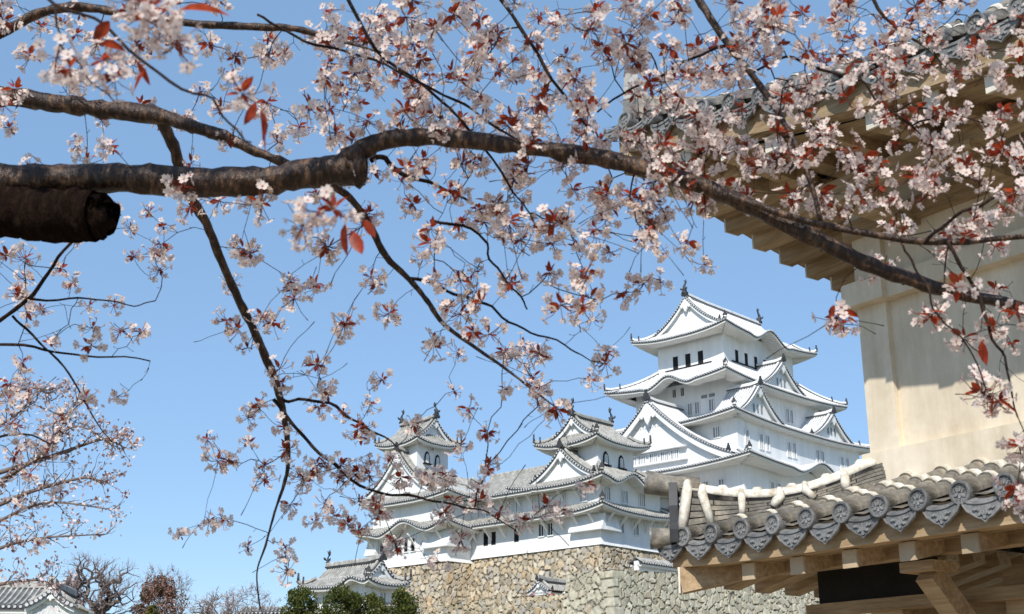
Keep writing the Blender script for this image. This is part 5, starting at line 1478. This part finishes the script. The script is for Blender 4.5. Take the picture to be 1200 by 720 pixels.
# second cherry, left edge: fine pink buds
b2 = np.array([-8.6, 13.5, 0.6]); C2 = Thing('cherry_tree', 'smaller cherry tree with fine pink buds on slanting twigs, at the left edge', 'cherry tree', b2, WORLD, 'cherry trees in blossom')
mb = MB(); ends = []
t0 = at(-150, 700, 14.5)
mb.tube([b2 - Z_ * .5, b2 + Z_ * 1.0, t0], [.22, .18, .12], 9)
main = [((-150, 700, 14.5), (-60, 600, 14.3), (40, 540, 14.0), (88, 500, 13.8), (138, 525, 13.8)), ((-120, 660, 14.5), (-20, 620, 14.2), (50, 590, 14), (132, 597, 13.9)), ((-100, 640, 14.5), (-10, 575, 14.2), (50, 530, 14), (70, 505, 13.9), (90, 470, 13.8)),
        ((-120, 690, 14.4), (-20, 650, 14), (40, 632, 13.8), (125, 626, 13.8)), ((-150, 620, 14.6), (-40, 540, 14.3), (0, 500, 14.2), (42, 470, 14.1)), ((-100, 600, 14.6), (-20, 480, 14.4), (40, 455, 14.2), (60, 470, 14.2)), ((-110, 700, 14.4), (-30, 690, 14), (40, 680, 13.9), (70, 690, 13.9)),
        ((-20, 560, 14.3), (60, 535, 14), (120, 515, 13.9), (142, 522, 13.8)), ((-20, 600, 14.1), (40, 575, 14), (100, 560, 13.9), (118, 566, 13.9))]
for mpt in main:
    P = smooth_path([[*at(*q)] for q in mpt], 6); n = len(P)
    mb.tube(P, np.linspace(.03, .005, n), 6)
    for i in range(3, n):
        for _ in range(1 + i % 2):
            d = nrm((P[i] - P[i - 1]) / np.linalg.norm(P[i] - P[i - 1]) + nrm(rng.normal(size=3)) * .75 + Z_ * .22)
            grow(mb, P[i], d, .007, .15 * (1.15 - i / n * .45), 2, ends, .55, .18, 4, (1, 2), .7, .0028)
            ends.append((P[i], d))
C2.part('trunk', mb, [M['bark_far']], smooth=True)
E_ = np.array([e[0] for e in ends])
o = bpy.data.objects.new('blossoms', speck_mesh('blossoms', E_, .023, 4, [M['bud'], M['bud3'], M['bud3'], M['bud2']], 5, .035, b2)); COL.objects.link(o); o.parent = C2.o; o['kind'] = 'stuff'

def bare_tree(name, label, x, ytop, d, wpx, seed, lev=6, mat='bark_far', leafmats=None, size=.06, per=2, spread=.12, group='bare trees beyond the lawn', cat='tree', trunk_r=None, npt=330):
    global rng
    keep = rng; rng = np.random.default_rng(seed)
    top = at(x, ytop, d); g = ground_z(top[0], top[1]); base = np.array([top[0], top[1], g - .3]); Hh = top[2] - g
    T = Thing(name, label, cat, base, WORLD, group); mb = MB(); ends = []
    wid = wpx * d / FPX
    r0 = trunk_r or Hh * .024
    p1 = base + Z_ * Hh * .40; mb.tube([base, base + Z_ * Hh * .2 + rng.normal(size=3) * .1, p1], [r0 * 1.25, r0, r0 * .85], 9)
    T.part('trunk', mb, [M[mat]], smooth=True)
    mb = MB(); cr = p1 + Z_ * Hh * .26; half = np.array([wid / 2, wid / 2, Hh * .34])
    nodes = [p1 + Z_ * t for t in np.linspace(-.1, .3, 6) * Hh]; par = [-1, 0, 1, 2, 3, 4]
    u_ = rng.normal(size=(npt, 3)); u_ /= np.linalg.norm(u_, axis=1, keepdims=True); u_ *= (rng.uniform(.25, 1, npt) ** .5)[:, None]
    tg = cr + u_ * half * (1 + .18 * np.sin(u_[:, :1] * 5 + seed) + .12 * rng.normal(size=(npt, 1)))
    tg = tg[np.argsort(np.linalg.norm(tg - p1, axis=1))]
    for q in tg:
        A2 = np.array(nodes); dq = np.linalg.norm(A2 - q, axis=1) + .22 * np.linalg.norm(A2 - p1, axis=1)
        j = int(dq.argmin()); a_ = A2[j]; L = np.linalg.norm(q - a_)
        mid = (a_ + q) / 2 + rng.normal(size=3) * .10 * L + Z_ * .06 * L
        nodes += [mid, q]; par += [j, len(nodes) - 2]
    load = np.zeros(len(nodes))
    for i in range(len(nodes) - 1, 0, -1):
        load[i] += 1; load[par[i]] += load[i]
    for i in range(6, len(nodes)):
        f = lambda n_: max(.008, r0 * .20 * (n_ / load[4]) ** .5)
        mb.tube([nodes[par[i]], nodes[i]], [f(load[i]) * 1.02, f(load[i])], 4, cap=False)
        if load[i] < 4:
            for _ in range(3):
                dd = nrm(nodes[i] - nodes[par[i]] + rng.normal(size=3) * .5 * np.linalg.norm(nodes[i] - nodes[par[i]]) + Z_ * .1); L = rng.uniform(.25, .6) * Hh / 6
                e = nodes[i] + dd * L; mb.tube([nodes[i], nodes[i] + dd * L * .5 + rng.normal(size=3) * .02, e], [.011, .008, .005], 3, cap=False); ends.append((e, dd)); ends.append((nodes[i] + dd * L * .6, dd))
    T.part('crown', mb, [M[mat]])['kind'] = 'stuff'
    if leafmats:
        me = speck_mesh('foliage', np.array([e[0] for e in ends]), size, seed, leafmats, per, spread, base)
        o = bpy.data.objects.new('foliage', me); COL.objects.link(o); o.parent = T.o
    rng = keep
bare_tree('bare_tree', 'large bare spreading tree right of the white house', 116, 649, 70, 88, 3, 6, leafmats=[M['bud2'], M['bud2'], M['bud']], size=.028, per=1, npt=420, spread=.1)
bare_tree('bare_tree', 'bare tree showing above the russet bushy tree', 196, 660, 78, 50, 5, 5, leafmats=[M['bud'], M['bud2']], size=.035, per=1, spread=.1)
bare_tree('bare_tree', 'pale twiggy bare tree low on the skyline, farther from the hanging twig', 255, 690, 95, 60, 7, 5, leafmats=[M['bud3'], M['bud']], size=.04, per=1, spread=.15)
bare_tree('bare_tree', 'pale twiggy bare tree low on the skyline, nearest the hanging twig', 292, 685, 92, 76, 8, 5, leafmats=[M['bud3'], M['bud']], size=.04, per=1, spread=.15)
bare_tree('bare_tree', 'thin bare tree half hidden behind the white house roof', 84, 682, 74, 36, 12, 4, leafmats=[M['bud2']], size=.035, per=1, spread=.1)

def leafy(name, label, x, ytop, d, wpx, hpx, seed, mats, size=.085, n=5200, cone=.5, group='clipped green shrubs at the foot of the castle', cat='shrub'):
    """leaf-sized faces spread through a lumpy crown volume round a trunk"""
    r = np.random.default_rng(seed); top = at(x, ytop, d); g = ground_z(top[0], top[1]); base = np.array([top[0], top[1], g - .3])
    w = wpx * d / FPX / 2; h = hpx * d / FPX; T = Thing(name, label, cat, base, WORLD, group)
    mb = MB(); mb.tube([base, base + Z_ * (top[2] - base[2]) * .85], [.12 + w * .05, .04], 8)
    for k in range(14):
        z = top[2] - h * r.uniform(.15, .9); a = r.uniform(0, 2 * pi); e = np.array([base[0] + cos(a) * w * .7, base[1] + sin(a) * w * .7, z + .3 * h * .2])
        mb.tube([np.array([base[0], base[1], z - .3]), e], [.04, .012], 5)
    T.part('trunk', mb, [M['bark_far']])
    lumps = []
    for k in range(70):
        t = r.uniform(0, 1) ** .8; a = r.uniform(0, 2 * pi); rad = w * (1 - (1 - t) ** 1.0 * 0) * (np.sqrt(np.clip(1 - ((1 - t) if cone == 0 else (1 - t) ** (1 / max(cone, .2))), 0, 1)))
        rad = w * (t ** cone); rr = rad * np.sqrt(r.uniform(.25, 1))
        lumps.append((base[0] + cos(a) * rr, base[1] + sin(a) * rr, top[2] - h * t * .97, w * r.uniform(.16, .34)))
    lumps = np.array(lumps); pick = r.integers(0, len(lumps), n); dv = r.normal(size=(n, 3)); dv /= np.linalg.norm(dv, axis=1, keepdims=True)
    P = lumps[pick, :3] + dv * (lumps[pick, 3] * r.uniform(.55, 1.05, n))[:, None]
    o = bpy.data.objects.new('crown', speck_mesh('crown', P, size, seed, mats, 1, .01, base)); COL.objects.link(o); o.parent = T.o
G = [M['leaf_g'], M['leaf_g'], M['leaf_y']]
leafy('shrub', 'pointed dark green shrub leftmost at the foot of the gatehouse', 352, 692, 88, 58, 70, 1, G, n=10000, cone=.36)
leafy('shrub', 'rounded green shrub second from the left, in front of the gatehouse', 400, 691, 86, 70, 70, 2, G, n=11500, cone=.36)
leafy('shrub', 'olive green shrub below the small eave of the gatehouse', 440, 700, 87, 64, 60, 3, [M['leaf_g'], M['leaf_y']], n=9500, cone=.36)
leafy('shrub', 'dark green shrub rightmost, touching the foot of the stone wall', 472, 694, 88, 60, 60, 4, G, n=9500, cone=.36)
leafy('russet_tree', 'dense russet-brown bushy tree between the bare trees', 188, 684, 72, 78, 90, 5, [M['leaf_b'], M['leaf_b'], M['bud2'], M['bud2'], M['leaf_g']], n=13000, cone=.33, group=None, cat='tree', size=.07)
leafy('shrub', 'small yellow-green shrub at the bottom edge below the russet tree', 179, 708, 66, 22, 40, 6, [M['leaf_y']], n=2400, size=.06)
